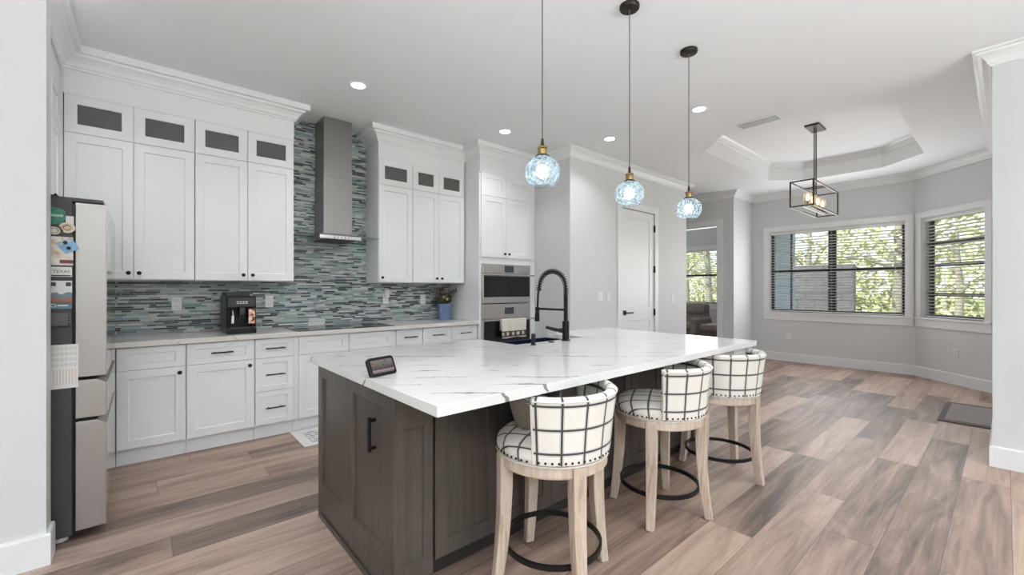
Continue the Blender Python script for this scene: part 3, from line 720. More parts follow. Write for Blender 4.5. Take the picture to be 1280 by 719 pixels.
# floor mat by the cooktop
def mat_mat():
    t = NT('patterned_mat'); p = t.sep(t.pos()); x, y = p[0], p[1]
    a = t.math('SUBTRACT', x, 1.0); bb = t.math('SUBTRACT', y, 3.75)
    inside = t.math('MULTIPLY', t.math('MULTIPLY', t.math('GREATER_THAN', a, .08), t.math('LESS_THAN', a, 1.06)), t.math('MULTIPLY', t.math('GREATER_THAN', bb, .07), t.math('LESS_THAN', bb, .39)))
    ry = t.math('DIVIDE', bb, .055); row = t.math('FLOOR', ry)
    fx = t.math('FRACT', t.math('ADD', t.math('DIVIDE', a, .10), t.math('MULTIPLY', row, .5))); fy = t.math('FRACT', ry)
    e = t.math('ADD', t.math('POWER', t.math('MULTIPLY', t.math('SUBTRACT', fx, .5), 2.1), 2), t.math('POWER', t.math('MULTIPLY', t.math('SUBTRACT', fy, .5), 2.9), 2))
    on = t.math('MULTIPLY', t.math('LESS_THAN', e, 1), inside)
    g = t.ramp(t.noise(t.pos(), 14, 2), [(.35, (.22, .25, .27)), (.65, (.40, .46, .47))])
    t.set(color=t.mix(on, (.74, .73, .71), g), rough=.85); return t.m
setp(MB().box(1.0, 3.755, .0005, 2.1, 4.235, .008).build('kitchen_mat', mat_mat(), bevel=.003), 'white kitchen mat with a grey leaf pattern in front of the cooktop cabinets', 'mat')

# ------------------------------------------------------------------ refrigerator and what hangs on it
t = thing('refrigerator', 'stainless french-door refrigerator with dark grey sides at the left', 'refrigerator', (-.6, 3.57, 0))
FY0, FY1 = 3.125, 4.03; XB, XD, XF = -1.1, -.262, -.147
M_fside = simple('fridge_side', (.047, .046, .045), .5, 0, .05, 20)
MB().box(XB, FY0 + .002, .035, XD - .012, FY1 - .002, 1.755).build('body', M_fside, t, bevel=.004)
b = MB().box(XD - .014, FY0 + .012, .05, XD + .008, FY1 - .012, 1.735).build('gasket', M_blackpl, t)
for y in (FY0 + .07, FY1 - .07): MB().cyl(XD - .06, y, .001, .036, .03, 16).cyl(XB + .08, y, .001, .036, .03, 16).build('foot', M_plate, t)
MB().box(XD - .10, FY0 + .02, 1.752, XF - .012, FY0 + .12, 1.772).build('hinge_cover', M_darkpl, t, bevel=.004); MB().box(XD - .10, FY1 - .12, 1.752, XF - .012, FY1 - .02, 1.772).build('hinge_cover', M_darkpl, t, bevel=.004)
ym = (FY0 + FY1) / 2; M_mirror = simple('polished_steel', (.62, .60, .58), .10, 1, .01)
def fdoor(nm, ya, yb, z0, z1, ch):
    s = MB(); lip = .035
    pr = [(XD, z0), (XF - lip, z0), (XF, z0), (XF, z1 - (.024 if ch == 't' else 0)), (XF - lip, z1), (XD, z1)] if ch else [(XD, z0), (XF, z0), (XF, z1), (XD, z1)]
    s.prism(pr, ya, yb, 'y'); o = s.build(nm, M_fridge, t, bevel=.002)
    MB().box(XF - .001, ya + .004, z0 + .004, XF + .0012, yb - .004, z1 - (.028 if ch == 't' else .004)).build('front_panel', M_mirror, o)
    return o
fdoor('door', FY0, ym - .003, .845, 1.745, 'b'); fdoor('door', ym + .003, FY1, .845, 1.745, 'b')
fdoor('freezer_drawer', FY0, FY1, .632, .828, 't'); fdoor('freezer_drawer', FY0, FY1, .055, .615, 't')
FS = FY0   # dark side faces -y
def mag(name, label, cat, x0, z0, x1, z1, m, th=.004):
    return setp(MB().box(x0, FS - th, z0, x1, FS + .0018, z1).build(name, m, bevel=.001), label, cat)
def picmat(name, fn):
    t = NT(name); p = t.sep(t.pos()); fn(t, p[0], p[2]); return t.m
def ovalm(label, cx, cz, rx, rz, colA, colB):
    M = Matrix.Translation((cx, FS, cz)) @ Matrix.Rotation(R(90), 4, 'X') @ Matrix.Diagonal((1, rz / rx, 1, 1))
    t = thing('fridge_magnet', label, 'magnet', (cx, FS, cz))
    MB(M).cyl(0, 0, 0, .004, rx, 28).build('plate', colA, t, smooth=40); MB(M).cyl(0, 0, .004, .005, rx * .72, 24).build('print', colB, t)
    MB(M).lathe([(rx * .40, .005), (rx * .48, .005), (rx * .48, .0056), (rx * .40, .0056)], 20, close=True).build('ring_print', M_darkpl, t)
M_cream = simple('cream_card', (.68, .60, .50), .6); M_grn = simple('green_gloss', (.015, .16, .095), .3, 0, .3, 60)
M_card = simple('white_card', (.72, .71, .69), .6)
# green badge with a lighter band
t = thing('fridge_magnet', 'green badge-shaped magnet with pale lettering band at the top of the fridge side', 'magnet', (-.327, FS, 1.655))
MB().prism([(-.366, 1.70), (-.346, 1.712), (-.310, 1.706), (-.298, 1.694), (-.300, 1.650), (-.316, 1.622), (-.362, 1.626)], FS - .004, FS + .0018, 'y').build('badge', M_grn, t, bevel=.001)
MB().box(-.352, FS - .005, 1.664, -.306, FS - .0035, 1.676).build('lettering_band', simple('pale_green', (.30, .50, .40), .5, 0, .4, 200), t)
mag('note_card', 'small white card with a handwritten line, right of the green badge', 'card', -.297, 1.628, -.268, 1.672, M_card, .002)
ovalm('round dark-rimmed souvenir magnet under the green badge', -.337, 1.593, .032, .027, M_darkpl, M_cream)
ovalm('oval cream souvenir magnet under the small white card', -.292, 1.612, .030, .027, M_cream, simple('peach_print', (.60, .45, .32), .5, 0, .3, 90))
def poster(t, x, z):
    n = t.noise(t.pos(), 30, 3); c = t.ramp(n, [(.35, (.52, .40, .32)), (.5, (.72, .64, .55)), (.65, (.78, .74, .68))])
    bx = t.math('MULTIPLY', t.math('LESS_THAN', z, 1.448), t.math('GREATER_THAN', z, 1.43))
    bx = t.math('MULTIPLY', bx, t.math('GREATER_THAN', x, -.318)); t.set(color=t.mix(bx, c, (.20, .05, .06)), rough=.5)
mag('photo_print', 'cream printed page pinned under the two souvenir magnets', 'picture', -.372, 1.42, -.270, 1.565, picmat('poster_print', poster), .0025)
Mt = Matrix.Translation((-.288, FS - .006, 1.520)) @ Matrix.Rotation(R(-32), 4, 'Y')
t = thing('gift_card', 'tilted light blue card with two dark dots overlapping the cream page', 'card', (-.288, FS - .006, 1.52))
MB(Mt).box(-.030, -.002, -.032, .030, .0042, .032).build('card', simple('sky_blue_card', (.22, .42, .68), .5), t)
MB(Mt).box(-.030, -.003, .012, .030, -.0015, .032).build('printed_strip', simple('grey_print', (.42, .46, .48), .5, 0, .3, 100), t)
for q in ((.0, .018), (-.004, -.012)): MB(Mt @ Matrix.Translation((q[0], -.003, q[1])) @ Matrix.Rotation(R(90), 4, 'X')).cyl(0, 0, 0, .005, .0085, 14).build('dot', M_blackpl, t)
t = thing('licence_plate_magnet', 'small white licence plate magnet reading TEXAS', 'magnet', (-.312, FS, 1.387))
MB().box(-.350, FS - .004, 1.362, -.274, FS + .0018, 1.412).build('plate', M_card, t, bevel=.001)
text('lettering', 'TEXAS', simple('maroon_print', (.08, .03, .045), .5), t, Matrix.Translation((-.312, FS - .0043, 1.388)) @ Matrix.Rotation(R(90), 4, 'X'), .021)
MB().box(-.346, FS - .0045, 1.365, -.278, FS - .0038, 1.371).build('printed_line', M_disp, t)
def mtn(t, x, z):
    n = t.noise(t.comb(t.math('MULTIPLY', x, 40), 0, 0), 1.0, 3)
    ridge = t.math('MULTIPLY_ADD', n, .05, 1.255); ridge2 = t.math('MULTIPLY_ADD', n, .03, 1.238)
    c = t.mix(t.math('LESS_THAN', z, ridge), (.70, .71, .72), (.17, .22, .26))
    c = t.mix(t.math('LESS_THAN', z, ridge2), c, (.36, .13, .08)); c = t.mix(t.math('LESS_THAN', z, 1.238), c, (.16, .12, .12)); c = t.mix(t.math('LESS_THAN', z, 1.222), c, (.09, .22, .27)); t.set(color=c, rough=.45)
t = thing('landscape_poster', 'mountain landscape print with red hills above the black box', 'picture', (-.312, FS, 1.27))
MB().box(-.372, FS - .0025, 1.200, -.274, FS + .0018, 1.342).build('sheet', picmat('mountain_print', mtn), t)
for x in (-.340, -.287): MB().box(x - .009, FS - .008, 1.315, x + .009, FS - .002, 1.334).build('corner_magnet', M_darkpl, t, bevel=.001)
MB(Matrix.Translation((-.340, FS - .003, 1.217)) @ Matrix.Rotation(R(90), 4, 'X')).lathe([(.007, 0), (.010, 0), (.010, .0006), (.007, .0006)], 16, close=True).build('emblem', M_card, t); MB().box(-.326, FS - .0033, 1.213, -.288, FS - .0025, 1.220).build('printed_line', M_card, t)
t = thing('magnetic_caddy', 'charcoal square plastic box stuck on the fridge side', 'box', (-.315, FS, 1.145))
MB().box(-.352, FS - .03, 1.112, -.276, FS + .0018, 1.182).build('box', simple('grey_plastic', (.085, .085, .088), .5), t, bevel=.008)
for k in range(4): MB().box(-.286, FS - .032, 1.122 + k * .015, -.280, FS - .0285, 1.130 + k * .015).build('slot', M_blackpl, t)
def cal(t, x, z):
    fx = t.math('FRACT', t.math('DIVIDE', x, .016)); fz = t.math('FRACT', t.math('DIVIDE', z, .028)); up = t.math('GREATER_THAN', z, .905)
    g = t.math('MULTIPLY', t.math('MULTIPLY', t.math('GREATER_THAN', fx, .2), t.math('GREATER_THAN', fz, .3)), up)
    n = t.noise(t.pos(), 700, 1); on = t.math('MULTIPLY', g, t.math('GREATER_THAN', n, .5))
    c = t.mix(t.math('MULTIPLY', on, .5), (.72, .71, .69), (.25, .25, .27))
    lo = t.math('MULTIPLY', t.math('MULTIPLY', t.math('LESS_THAN', z, .895), t.math('GREATER_THAN', z, .815)), t.math('LESS_THAN', t.math('FRACT', t.math('DIVIDE', x, .011)), .4))
    t.set(color=t.mix(t.math('MULTIPLY', lo, .5), c, (.55, .30, .24)), rough=.6)
mag('calendar', 'white calendar sheet with small grids hanging low on the fridge side', 'calendar', -.372, .795, -.252, 1.018, picmat('calendar_print', cal), .002)

# ------------------------------------------------------------------ island
IX0, IX1, IY0, IY1 = .77, 3.34, 1.62, 2.61
t = thing('kitchen_island', 'large dark brown wooden island base with shaker panels', 'island', (2.05, 2.1, 0))
MB().box(IX0 + .02, IY0 + .035, .10, IX1 - .02, IY1 - .02, .66).box(IX0 + .02, IY0 + .035, .66, 1.90, IY1 - .02, .873).box(2.75, IY0 + .035, .66, IX1 - .02, IY1 - .02, .873).box(1.90, IY0 + .035, .66, 2.75, 2.16, .873).build('carcass', M_island, t)
MB().box(IX0 + .10, IY0 + .09, .0, IX1 - .10, IY1 - .09, .10).build('toe_kick', simple('toe_kick_black', (.025, .022, .02), .6), t)
ML = Matrix.Translation((IX0, 0, 0)) @ Matrix.Rotation(R(-90), 4, 'Z')   # faces -x ; local x = -Y
# end panel (two shaker fields to the floor), drawn as sheets 2 cm thick
e = MB(ML); e.shaker(-IY1, .0, -2.136, .874, .02, .02, .062, .010, rail=.06)
end = MB(ML)
def end_field(a, c):
    c = min(c, -IY0 - .0215)
    end.shaker(a, .115, c, .874, .02, .02, .066, .011, rail=.075); end.box(a, 0, 0, c, .02, .115)
e.bm.free()
end_field(-IY1, -2.136); end_field(-2.136, -IY0)
o = end.build('end_panel', M_island, t, bevel=.0015)
h = MB(); yc = 1.80
h.box(IX0 - .036, yc - .009, .595, IX0 - .024, yc + .009, .745)
for z in (.61, .73): h.box(IX0 - .03, yc - .007, z - .007, IX0, yc + .007, z + .007)
h.build('handle', M_black, o, bevel=.002)
MB(ML).box(-2.575, -.012, 0, -IY0 + .006, 0.0, .022).build('shoe_moulding', M_island, t, bevel=.004)
# corner post facing the stools
p = MB().shaker(IX0, .0, .948, .874, IY0 + .02, .022, .045, .010, rail=.155).box(IX0 + .021, IY0 + .02, 0, .948, IY0 + .06, .874)
p.build('corner_post', M_island, t, bevel=.0015)
MB().box(IX0 - .012, IY0 - .014, 0, .952, IY0 - .001, .022).build('shoe_moulding', M_island, t, bevel=.004)
xs = [.966, 1.325, 1.70, 2.08, 2.46, 2.84, 3.18]
for a, c in zip(xs, xs[1:]):
    MB().shaker(a + .002, .112, c - .002, .866, IY0 + .035, .022, .062, .010, rail=.075).build('door_panel', M_island, t, bevel=.0015)
MB().shaker(3.184, 0, IX1, .874, IY0 + .035, .036, .045, .010, rail=.12).build('corner_post', M_island, t, bevel=.0015)
MR = Matrix.Translation((IX1, 0, 0)) @ Matrix.Rotation(R(90), 4, 'Z')
e = MB(MR)
for a, c in ((IY0, 2.11), (2.11, IY1)): a = max(a, IY0 + .06); e.shaker(a, .115, c, .874, .02, .02, .066, .011, rail=.075); e.box(a, 0, 0, c, .02, .115)
e.build('end_panel', M_island, t, bevel=.0015)
MK = Matrix.Translation((0, IY1, 0)) @ Matrix.Rotation(R(180), 4, 'Z')
for a, c, z1 in ((.80, 1.35, .866), (1.35, 1.94, .866), (1.94, 2.325, .64), (2.325, 2.71, .64), (2.71, 3.32, .866)):
    o = MB(MK).shaker(-c + .002, .112, -a - .002, z1, .02, .02, .062, .010).build('door_panel', M_island, t, bevel=.0015)
    pull(MB(MK), -(a + c) / 2, 0, z1 - .06).build('pull', M_black, o)
# worktop with the cut-out for the apron sink
SX0, SX1, SY0 = 1.957, 2.69, 2.222
b = MB().prism([(.732, 1.223), (3.484, 1.223), (3.484, 2.635), (SX1, 2.635), (SX1, SY0), (SX0, SY0), (SX0, 2.635), (.732, 2.635)], .8755, .914)
setp(b.build('island_worktop', M_quartz, bevel=.002), 'large white island worktop with thin broken grey veins', 'countertop')
b = MB(); z0, z1 = .665, .874; w = .02; Y1 = 2.668; X0, X1, Y0 = SX0 - .006, SX1 + .006, SY0 - .006
b.box(X0, Y0, z0, X1, Y1, z0 + w); b.box(X0, Y0, z0 + w, X0 + w, Y1, z1); b.box(X1 - w, Y0, z0 + w, X1, Y1, z1); b.box(X0 + w, Y0, z0 + w, X1 - w, Y0 + w, z1); b.box(X0 + w, Y1 - w, z0 + w, X1 - w, Y1, z1)
t = thing('apron_sink', 'navy blue apron-front sink set into the island', 'sink', ((X0 + X1) / 2, 2.44, z0))
b.build('basin', M_navy, t, bevel=.005); MB().cyl(2.32, 2.45, z0 + w, z0 + w + .004, .045, 24).build('drain', M_chrome, t)
# spring faucet
FX, FYY, FZ = 2.395, 2.155, .9142
t = thing('spring_faucet', 'black spring-neck kitchen faucet standing behind the navy sink', 'faucet', (FX, FYY, FZ))
MB().cyl(FX, FYY, FZ, FZ + .008, .034, 24).cyl(FX, FYY, FZ + .008, FZ + .145, .026, 24).build('body', M_black, t, smooth=40)
MB().cyl(FX, FYY, FZ + .145, FZ + .335, .0155, 18).build('riser', M_black, t, smooth=40)
arc = []; ex = .26
for i in range(49):
    u = i / 48
    if u < .15: arc.append((0, .335 + u / .15 * .06))
    elif u < .85:
        a = PI * (u - .15) / .7; arc.append((ex / 2 * (1 - math.cos(a)), .395 + .128 * math.sin(a)))
    else: arc.append((ex + .01 * (u - .85) / .15, .395 - (u - .85) / .15 * .05))
dirx, diry = -.10, .995
P3 = [Vector((FX + dirx * d, FYY + diry * d, FZ + z)) for d, z in arc]
MB().tube(P3, .0085, 10).build('hose', M_blackpl, t, smooth=40)
hel = []; nT = 31; steps = nT * 12
for i in range(steps + 1):
    f = i / steps * 44 ; k = min(int(f), 47); p = P3[k].lerp(P3[k + 1], f - k); tg = (P3[k + 1] - P3[k]).normalized(); sd = Vector((diry, -dirx, 0)); nn = tg.cross(sd); a = 2 * PI * i / 12
    hel.append(p + (sd * math.cos(a) + nn * math.sin(a)) * .0185)
MB().tube(hel, .0030, 6).build('spring', M_black, t, smooth=60)
q = P3[-1]; dn = Vector((dirx * .05, diry * .05, -1)).normalized()
MB().tube([P3[-5], q, q + dn * .11], .0085, 10).build('hose_end', M_blackpl, t, smooth=40)
MB().tube([q + dn * .105, q + dn * .125, q + dn * .21, q + dn * .215], [.014, .015, .021, .019], 16).build('spray_head', M_black, t, smooth=40)
hz = q + dn * .115
MB().tube([(FX, FYY, hz.z), tuple(hz)], .0085, 10).cyl(hz.x, hz.y, hz.z - .012, hz.z + .012, .018, 16).build('support_arm', M_black, t, smooth=40)
dl = Vector((-.62, .78, 0))
MB().tube([Vector((FX, FYY, FZ + .075)) + dl * .02, Vector((FX, FYY, FZ + .075)) + dl * .05], .017, 14).tube([Vector((FX, FYY, FZ + .075)) + dl * .045, Vector((FX, FYY, FZ + .085)) + dl * .10, Vector((FX, FYY, FZ + .098)) + dl * .15], [.012, .013, .011], 12).build('lever', M_black, t, smooth=40)
setp(MB().cyl(2.03, 2.125, .9142, .92, .021, 20).cyl(2.03, 2.125, .92, .992, .0145, 18).build('soap_dispenser', M_black, smooth=40), 'short black soap dispenser post on the worktop left of the faucet', 'soap dispenser')
setp(MB().lathe([(0, .9142), (.024, .9142), (.024, .917), (.018, .921), (0, .922)], 20, 2.24, 2.155).build('air_switch', M_black, smooth=40), 'flat black round button on the worktop between soap dispenser and faucet', 'button')

# smart display
a = math.atan2(1.835 - 1.792, .889 - .749)
MD = Matrix.Translation((.749, 1.792, .9145)) @ Matrix.Rotation(a, 4, 'Z') @ Matrix.Rotation(R(-24), 4, 'X')
t = thing('smart_display', 'small black smart display leaning back on the island worktop', 'display', (.82, 1.83, .9145), a)
def rrect(w, h, r, n=6):
    pts = []
    for cx, cz, a0 in ((w - r, h - r, 0), (r, h - r, 90), (r, r, 180), (w - r, r, 270)):
        for k in range(n + 1): q = R(a0 + 90 * k / n); pts.append((cx + r * math.cos(q), cz + r * math.sin(q)))
    return pts
MB(MD).prism(rrect(.147, .088, .016), 0, .018, 'y').build('housing', M_blackpl, t, smooth=40, bevel=.003)
MB(MD).prism([(.018, .012), (.058, .029), (.02, .07)], .03, .117, 'x').build('rear_stand', M_blackpl, t, bevel=.003)
def scr():
    t = NT('screen_picture'); p = t.sep(t.n('ShaderNodeTexCoord').outputs['Generated']); n = t.noise(t.n('ShaderNodeTexCoord').outputs['Generated'], 9, 4)
    c = t.ramp(p[2], [(.0, (.09, .06, .07)), (.22, (.34, .24, .26)), (.30, (.035, .03, .03)), (.55, (.10, .085, .08)), (1, (.19, .16, .15))])
    c = t.mix(t.math('MULTIPLY', t.math('GREATER_THAN', n, .58), .6), c, (.02, .02, .02)); t.set(color=(.01, .01, .01), rough=.1, em=c, ems=.9); return t.m
MB(MD).prism([(x + .013, z + .014) for x, z in rrect(.121, .060, .004)], -.0012, .001, 'y').build('screen', scr(), t)

# ------------------------------------------------------------------ bar stools
def uvset(o, fn):
    me = o.data; uv = me.uv_layers.new(name='UVMap')
    for l in me.loops: uv.data[l.index].uv = fn(me.vertices[l.vertex_index].co)
def make_stool():
    t = thing('bar_stool', 'x', 'stool', group='plaid swivel bar stools')
    R0 = .248
    # legs: square section, slight sabre curve
    for k in range(4):
        a = PI / 2 * k; b = MB(Matrix.Rotation(a, 4, 'Z')); rings = []
        for z, r, h in ((0, .272, .021), (.06, .262, .022), (.16, .248, .0245), (.30, .236, .027), (.44, .231, .029), (.578, .230, .030)):
            rings.append([b.v(r + q[0] * h, q[1] * h, z) for q in ((-1, -1), (1, -1), (1, 1), (-1, 1))])
        for A, B in zip(rings, rings[1:]):
            for i in range(4): j = (i + 1) % 4; b.f([A[i], A[j], B[j], B[i]])
        b.f(rings[0][::-1]); b.f(rings[-1]); b.build('leg', M_lime, t, local=True, bevel=.004, smooth=30)
    MB().lathe([(R0 - .05, .530), (R0 - .006, .530), (R0, .536), (R0, .574), (R0 - .004, .580), (R0 - .05, .580)], 64, close=True).build('apron', M_lime, t, local=True, smooth=40)
    MB().lathe([(.212, .150), (.224, .150), (.224, .172), (.212, .172)], 56, close=True).build('footrest_ring', M_black, t, local=True, smooth=40)
    MB().cyl(0, 0, .53, .582, .09, 24).box(-.02, -.2, .535, .02, .2, .56).box(-.2, -.02, .535, .2, .02, .56).build('swivel_plate', M_black, t, local=True)
    # seat cushion
    pr = [(0, .582), (R0 - .01, .582), (R0 + .004, .590), (R0 + .006, .612), (R0 + .002, .632), (R0 - .022, .652), (R0 - .07, .664), (.10, .671), (0, .673)]
    o = MB().lathe(pr, 64).build('seat_cushion', M_plaid, t, local=True, smooth=60)
    def suv(c):
        r = math.hypot(c.x, c.y); k = (r + max(0, .655 - c.z) * .9) / r if r > .2 else 1
        return (c.x * k, c.y * k)
    uvset(o, suv)
    MB().lathe([(R0 + .000, .581), (R0 + .008, .581), (R0 + .008, .587), (R0 + .000, .587)], 64, close=True).build('welt', M_rope, t, local=True, smooth=60)
    n = MB()
    for k in range(60):
        a = 2 * PI * k / 60; bk = abs((math.degrees(a) - 270 + 180) % 360 - 180) < 84; n.M = Matrix.Rotation(a, 4, 'Z') @ Matrix.Translation((R0 + (.0125 if bk else .0045), 0, .6035 if bk else .598)) @ Matrix.Rotation(R(90), 4, 'Y'); n.lathe([(.0058, 0), (.0044, .0035), (0, .005)], 8)
    n.build('nailheads', M_bronze, t, local=True, smooth=60)
    # barrel back, centred on -y, wraps +-82 degrees
    b = MB(); W = R(82); N = 40; rings = []; zb, zt, th = .594, .870, .046
    def sect(lean, sc=1.0):
        pts = []
        ro = R0 + .012
        for z, dr in ((zb, 0), (zb + .05, .004), (zb + .13, .012), (zb + .20, .021), (zt - .025, .029)): pts.append((ro + dr, z))
        cx, cz, rr = ro + .029 - th / 2 + .001, zt - .024, .024
        for k in range(1, 8): q = PI * k / 8; pts.append((cx + rr * math.cos(q), cz + rr * math.sin(q)))
        for z, dr in ((zt - .025, .029), (zb + .20, .021), (zb + .13, .012), (zb + .05, .004), (zb, 0)): pts.append((ro + dr - th, z))
        return pts
    base = sect(0); ncs = len(base); cxm = sum(p[0] for p in base) / ncs
    angs = [-W - .0] + [-W + 2 * W * i / N for i in range(N + 1)] + [W]
    ext = [.35] + [1.0] * (N + 1) + [.35]
    offs = [-.05] + [0] * (N + 1) + [.05]
    for a, e, of in zip(angs, ext, offs):
        aa = -PI / 2 + a + of
        rings.append([b.v((cxm + (r - cxm) * e) * math.cos(aa), (cxm + (r - cxm) * e) * math.sin(aa), z if e == 1 else (zb + (z - zb) * .985)) for r, z in base])
    for A, B in zip(rings, rings[1:]):
        for k in range(ncs): j = (k + 1) % ncs; b.f([A[k], A[j], B[j], B[k]])
    b.f(rings[0]); b.f(rings[-1][::-1])
    o = b.build('backrest', M_plaid, t, local=True, smooth=55)
    def buv(c):
        r = math.hypot(c.x, c.y); a = math.atan2(c.x, -c.y); out = r > R0 - .008
        return (a * .262 + .02, c.z - .592 + (0 if out else .02))
    uvset(o, buv)
    pp = [(cxm * math.cos(-PI / 2 + W + .055) * 1, 0, 0)]
    edge = MB()
    for sgn in (-1, 1):
        aa = -PI / 2 + sgn * (W + .02)
        edge.tube([((R0 + .014 + .029 * (z - zb) / (zt - zb)) * math.cos(aa), (R0 + .014 + .029 * (z - zb) / (zt - zb)) * math.sin(aa), z) for z in (zb, zb + .08, zb + .16, zt - .03)], .0042, 6)
    edge.tube([((R0 + .042) * math.cos(-PI / 2 + W * k / 20), (R0 + .042) * math.sin(-PI / 2 + W * k / 20), zt - .016) for k in range(-20, 21)], .0036, 6)
    edge.build('piping', M_rope, o, local=True, smooth=60)
    return t
proto = make_stool()
SEATROT = ('seat_cushion', 'backrest', 'welt', 'nailheads')
stools = [((1.418, 1.360), -20, 110, 'plaid barrel-back bar stool nearest the island corner, with a basket on its seat'),
          ((2.325, 1.352), 21, 118, 'plaid barrel-back bar stool in the middle of the row of three'),
          ((3.10, 1.335), 0, 74, 'plaid barrel-back bar stool farthest along the island, its back turned to the room')]
for i, ((x, y), base, face, lab) in enumerate(stools):
    o = proto if i == 0 else copy_tree(proto)
    o.location = (x, y, .0005); o.rotation_euler = (0, 0, R(base)); o['label'] = lab
    for c in o.children:
        if c.name.split('.')[0] in SEATROT: c.rotation_euler = (0, 0, R(face - 90 - base))

# basket on the first stool
bx, by, bz = 1.372, 1.432, .6745
t = thing('woven_basket', 'grey brown woven basket with dipped rim on the nearest stool seat', 'basket', (bx, by, bz))
M_wick = NT('grey_wicker'); _w = M_wick.n('ShaderNodeTexWave', wave_type='BANDS', bands_direction='Z'); _w.inputs['Scale'].default_value = 45; _w.inputs['Distortion'].default_value = 3
M_wick.lk(M_wick.obj(), _w.inputs['Vector']); M_wick.set(color=M_wick.ramp(_w.outputs[0], [(.2, (.17, .145, .122)), (.8, (.40, .345, .295))]), rough=.8); M_wick.bump(_w.outputs[0], .6, .004); M_wick = M_wick.m
s = MB(); rg = []
def rim(a): return .085 + .075 * abs(math.cos(a)) ** 2.2
for k in range(7):
    f = k / 6; rg.append([s.v(bx + (.085 + .05 * f ** .7) * math.cos(2 * PI * j / 40 + .9) , by + (.065 + .035 * f ** .7) * math.sin(2 * PI * j / 40 + .9), bz + f * rim(2 * PI * j / 40 + .9)) for j in range(40)])
for A, B in zip(rg, rg[1:]):
    for j in range(40): s.f([A[j], A[(j + 1) % 40], B[(j + 1) % 40], B[j]])
s.f(rg[0][::-1]); o = s.build('bowl', M_wick, t, smooth=50); o.modifiers.new('thick', 'SOLIDIFY').thickness = .008
MB().tube([(bx + .135 * math.cos(2 * PI * j / 40), by + .10 * math.sin(2 * PI * j / 40), bz + rim(2 * PI * j / 40)) for j in range(40)], .0095, 8, closed=True).build('rolled_rim', M_wick, t, smooth=60)
M_tis = simple('white_tissue', (.74, .74, .75), .8, 0, .08, 30)
s = MB(); s.sphere((0, 0, 0), .048, seg=20, rings=14)
for v in s.bm.verts: v.co *= 1 + .22 * noise.noise(v.co * 45) + .1 * noise.noise(v.co * 110)
s.bm.transform(Matrix.Translation((bx - .052, by + .012, bz + .10))); setp(s.build('crumpled_tissue', M_tis, smooth=30), 'white crumpled tissue bundle in the basket, by its left rim', 'tissue')
s = MB(); s.sphere((0, 0, 0), .043, seg=20, rings=14)
for v in s.bm.verts: v.co *= 1 + .22 * noise.noise(v.co * 42 + Vector((3, 1, 2))) + .1 * noise.noise(v.co * 100)
s.bm.transform(Matrix.Translation((bx + .045, by + .0, bz + .085))); setp(s.build('crumpled_tissue', M_tis, smooth=30), 'white crumpled tissue bundle in the basket peeking above the stool back', 'tissue')

# ------------------------------------------------------------------ pendants, recessed lights, vent, chandelier
M_bulb = glow('pendant_bulb', (1, .97, .92), 9)
M_warm = glow('candle_bulb', (1, .80, .52), 10)
def ptlight(parent, loc, w, color, rad):
    l = bpy.data.lights.new('lamp_light', 'POINT'); l.energy = w; l.color = color; l.shadow_soft_size = rad
    o = bpy.data.objects.new('lamp_light', l); COL.objects.link(o); o.parent = parent; o.location = wmat(parent).inverted() @ Vector(loc); return o
def make_pendant():
    t = thing('pendant_lamp', 'x', 'lamp', group='blue glass pendants over the island')
    # origin on the ceiling
    MB().lathe([(0, 0), (.06, 0), (.06, -.018), (.055, -.024), (.012, -.026), (0, -.027)], 32).build('canopy', M_bronze, t, local=True, smooth=40)
    top = -1.005
    MB().tube([(0, 0, -.02), (0, 0, top)], .0032, 8).build('cord', M_cord, t, local=True, smooth=60)
    MB().lathe([(0, top + .01), (.006, top + .01), (.009, top - .02), (.009, top - .03), (0, top - .03)], 14).build('strain_relief', M_bronze, t, local=True, smooth=40)
    z = top - .028
    MB().lathe([(0, z), (.010, z), (.024, z - .004), (.026, z - .012), (.021, z - .016), (.023, z - .022), (.023, z - .046), (0, z - .046)], 24).build('socket', M_brass, t, local=True, smooth=40)
    MB().lathe([(0, z - .044), (.028, z - .044), (.036, z - .05), (.036, z - .056), (0, z - .056)], 24).build('gallery_cap', M_bronze, t, local=True, smooth=40)
    zc = z - .056 - .075; rr = .088; pr = []
    for k in range(17):
        a = R(66 - k * (66 + 58) / 16); pr.append((rr * math.cos(a), rr * math.sin(a) * .95))
    o = MB().lathe(pr, 48, 0, 0, zc).build('glass_globe', M_hammer, t, local=True, smooth=60)
    b = MB(); b.sphere((0, 0, zc + .004), .030, sz=1.12, seg=20, rings=12); b.build('bulb', M_bulb, t, local=True, smooth=60)
    ptlight(t, (0, 0, zc), PEND_W, (.92, .97, 1), .034)
    return t
pp = make_pendant()
for i, (x, lab) in enumerate([(1.515, 'blue hammered-glass pendant nearest the camera, its canopy out of frame'), (2.273, 'blue hammered-glass pendant in the middle of the three'), (3.027, 'blue hammered-glass pendant farthest from the camera, lowest in the photo')]):
    o = pp if i == 0 else copy_tree(pp); o.location = (x, 1.52, CH - .0005); o['label'] = lab
M_led = glow('led_disc', (1, .98, .95), 7)
def make_can():
    t = thing('recessed_light', 'x', 'light', group='recessed ceiling lights')
    MB().lathe([(.058, -.001), (.078, -.001), (.078, -.005), (.062, -.009), (.058, -.007)], 36, close=True).build('trim_ring', M_trim, t, local=True, smooth=40)
    MB().cyl(0, 0, -.006, -.001, .059, 32).build('lens', M_led, t, local=True)
    l = bpy.data.lights.new('lamp_light', 'AREA'); l.shape = 'DISK'; l.size = .11; l.energy = CAN_W; l.color = (.95, .975, 1); l.spread = R(125)
    o = bpy.data.objects.new('lamp_light', l); COL.objects.link(o); o.parent = t; o.location = (0, 0, -.012)
    return t
cn = make_can()
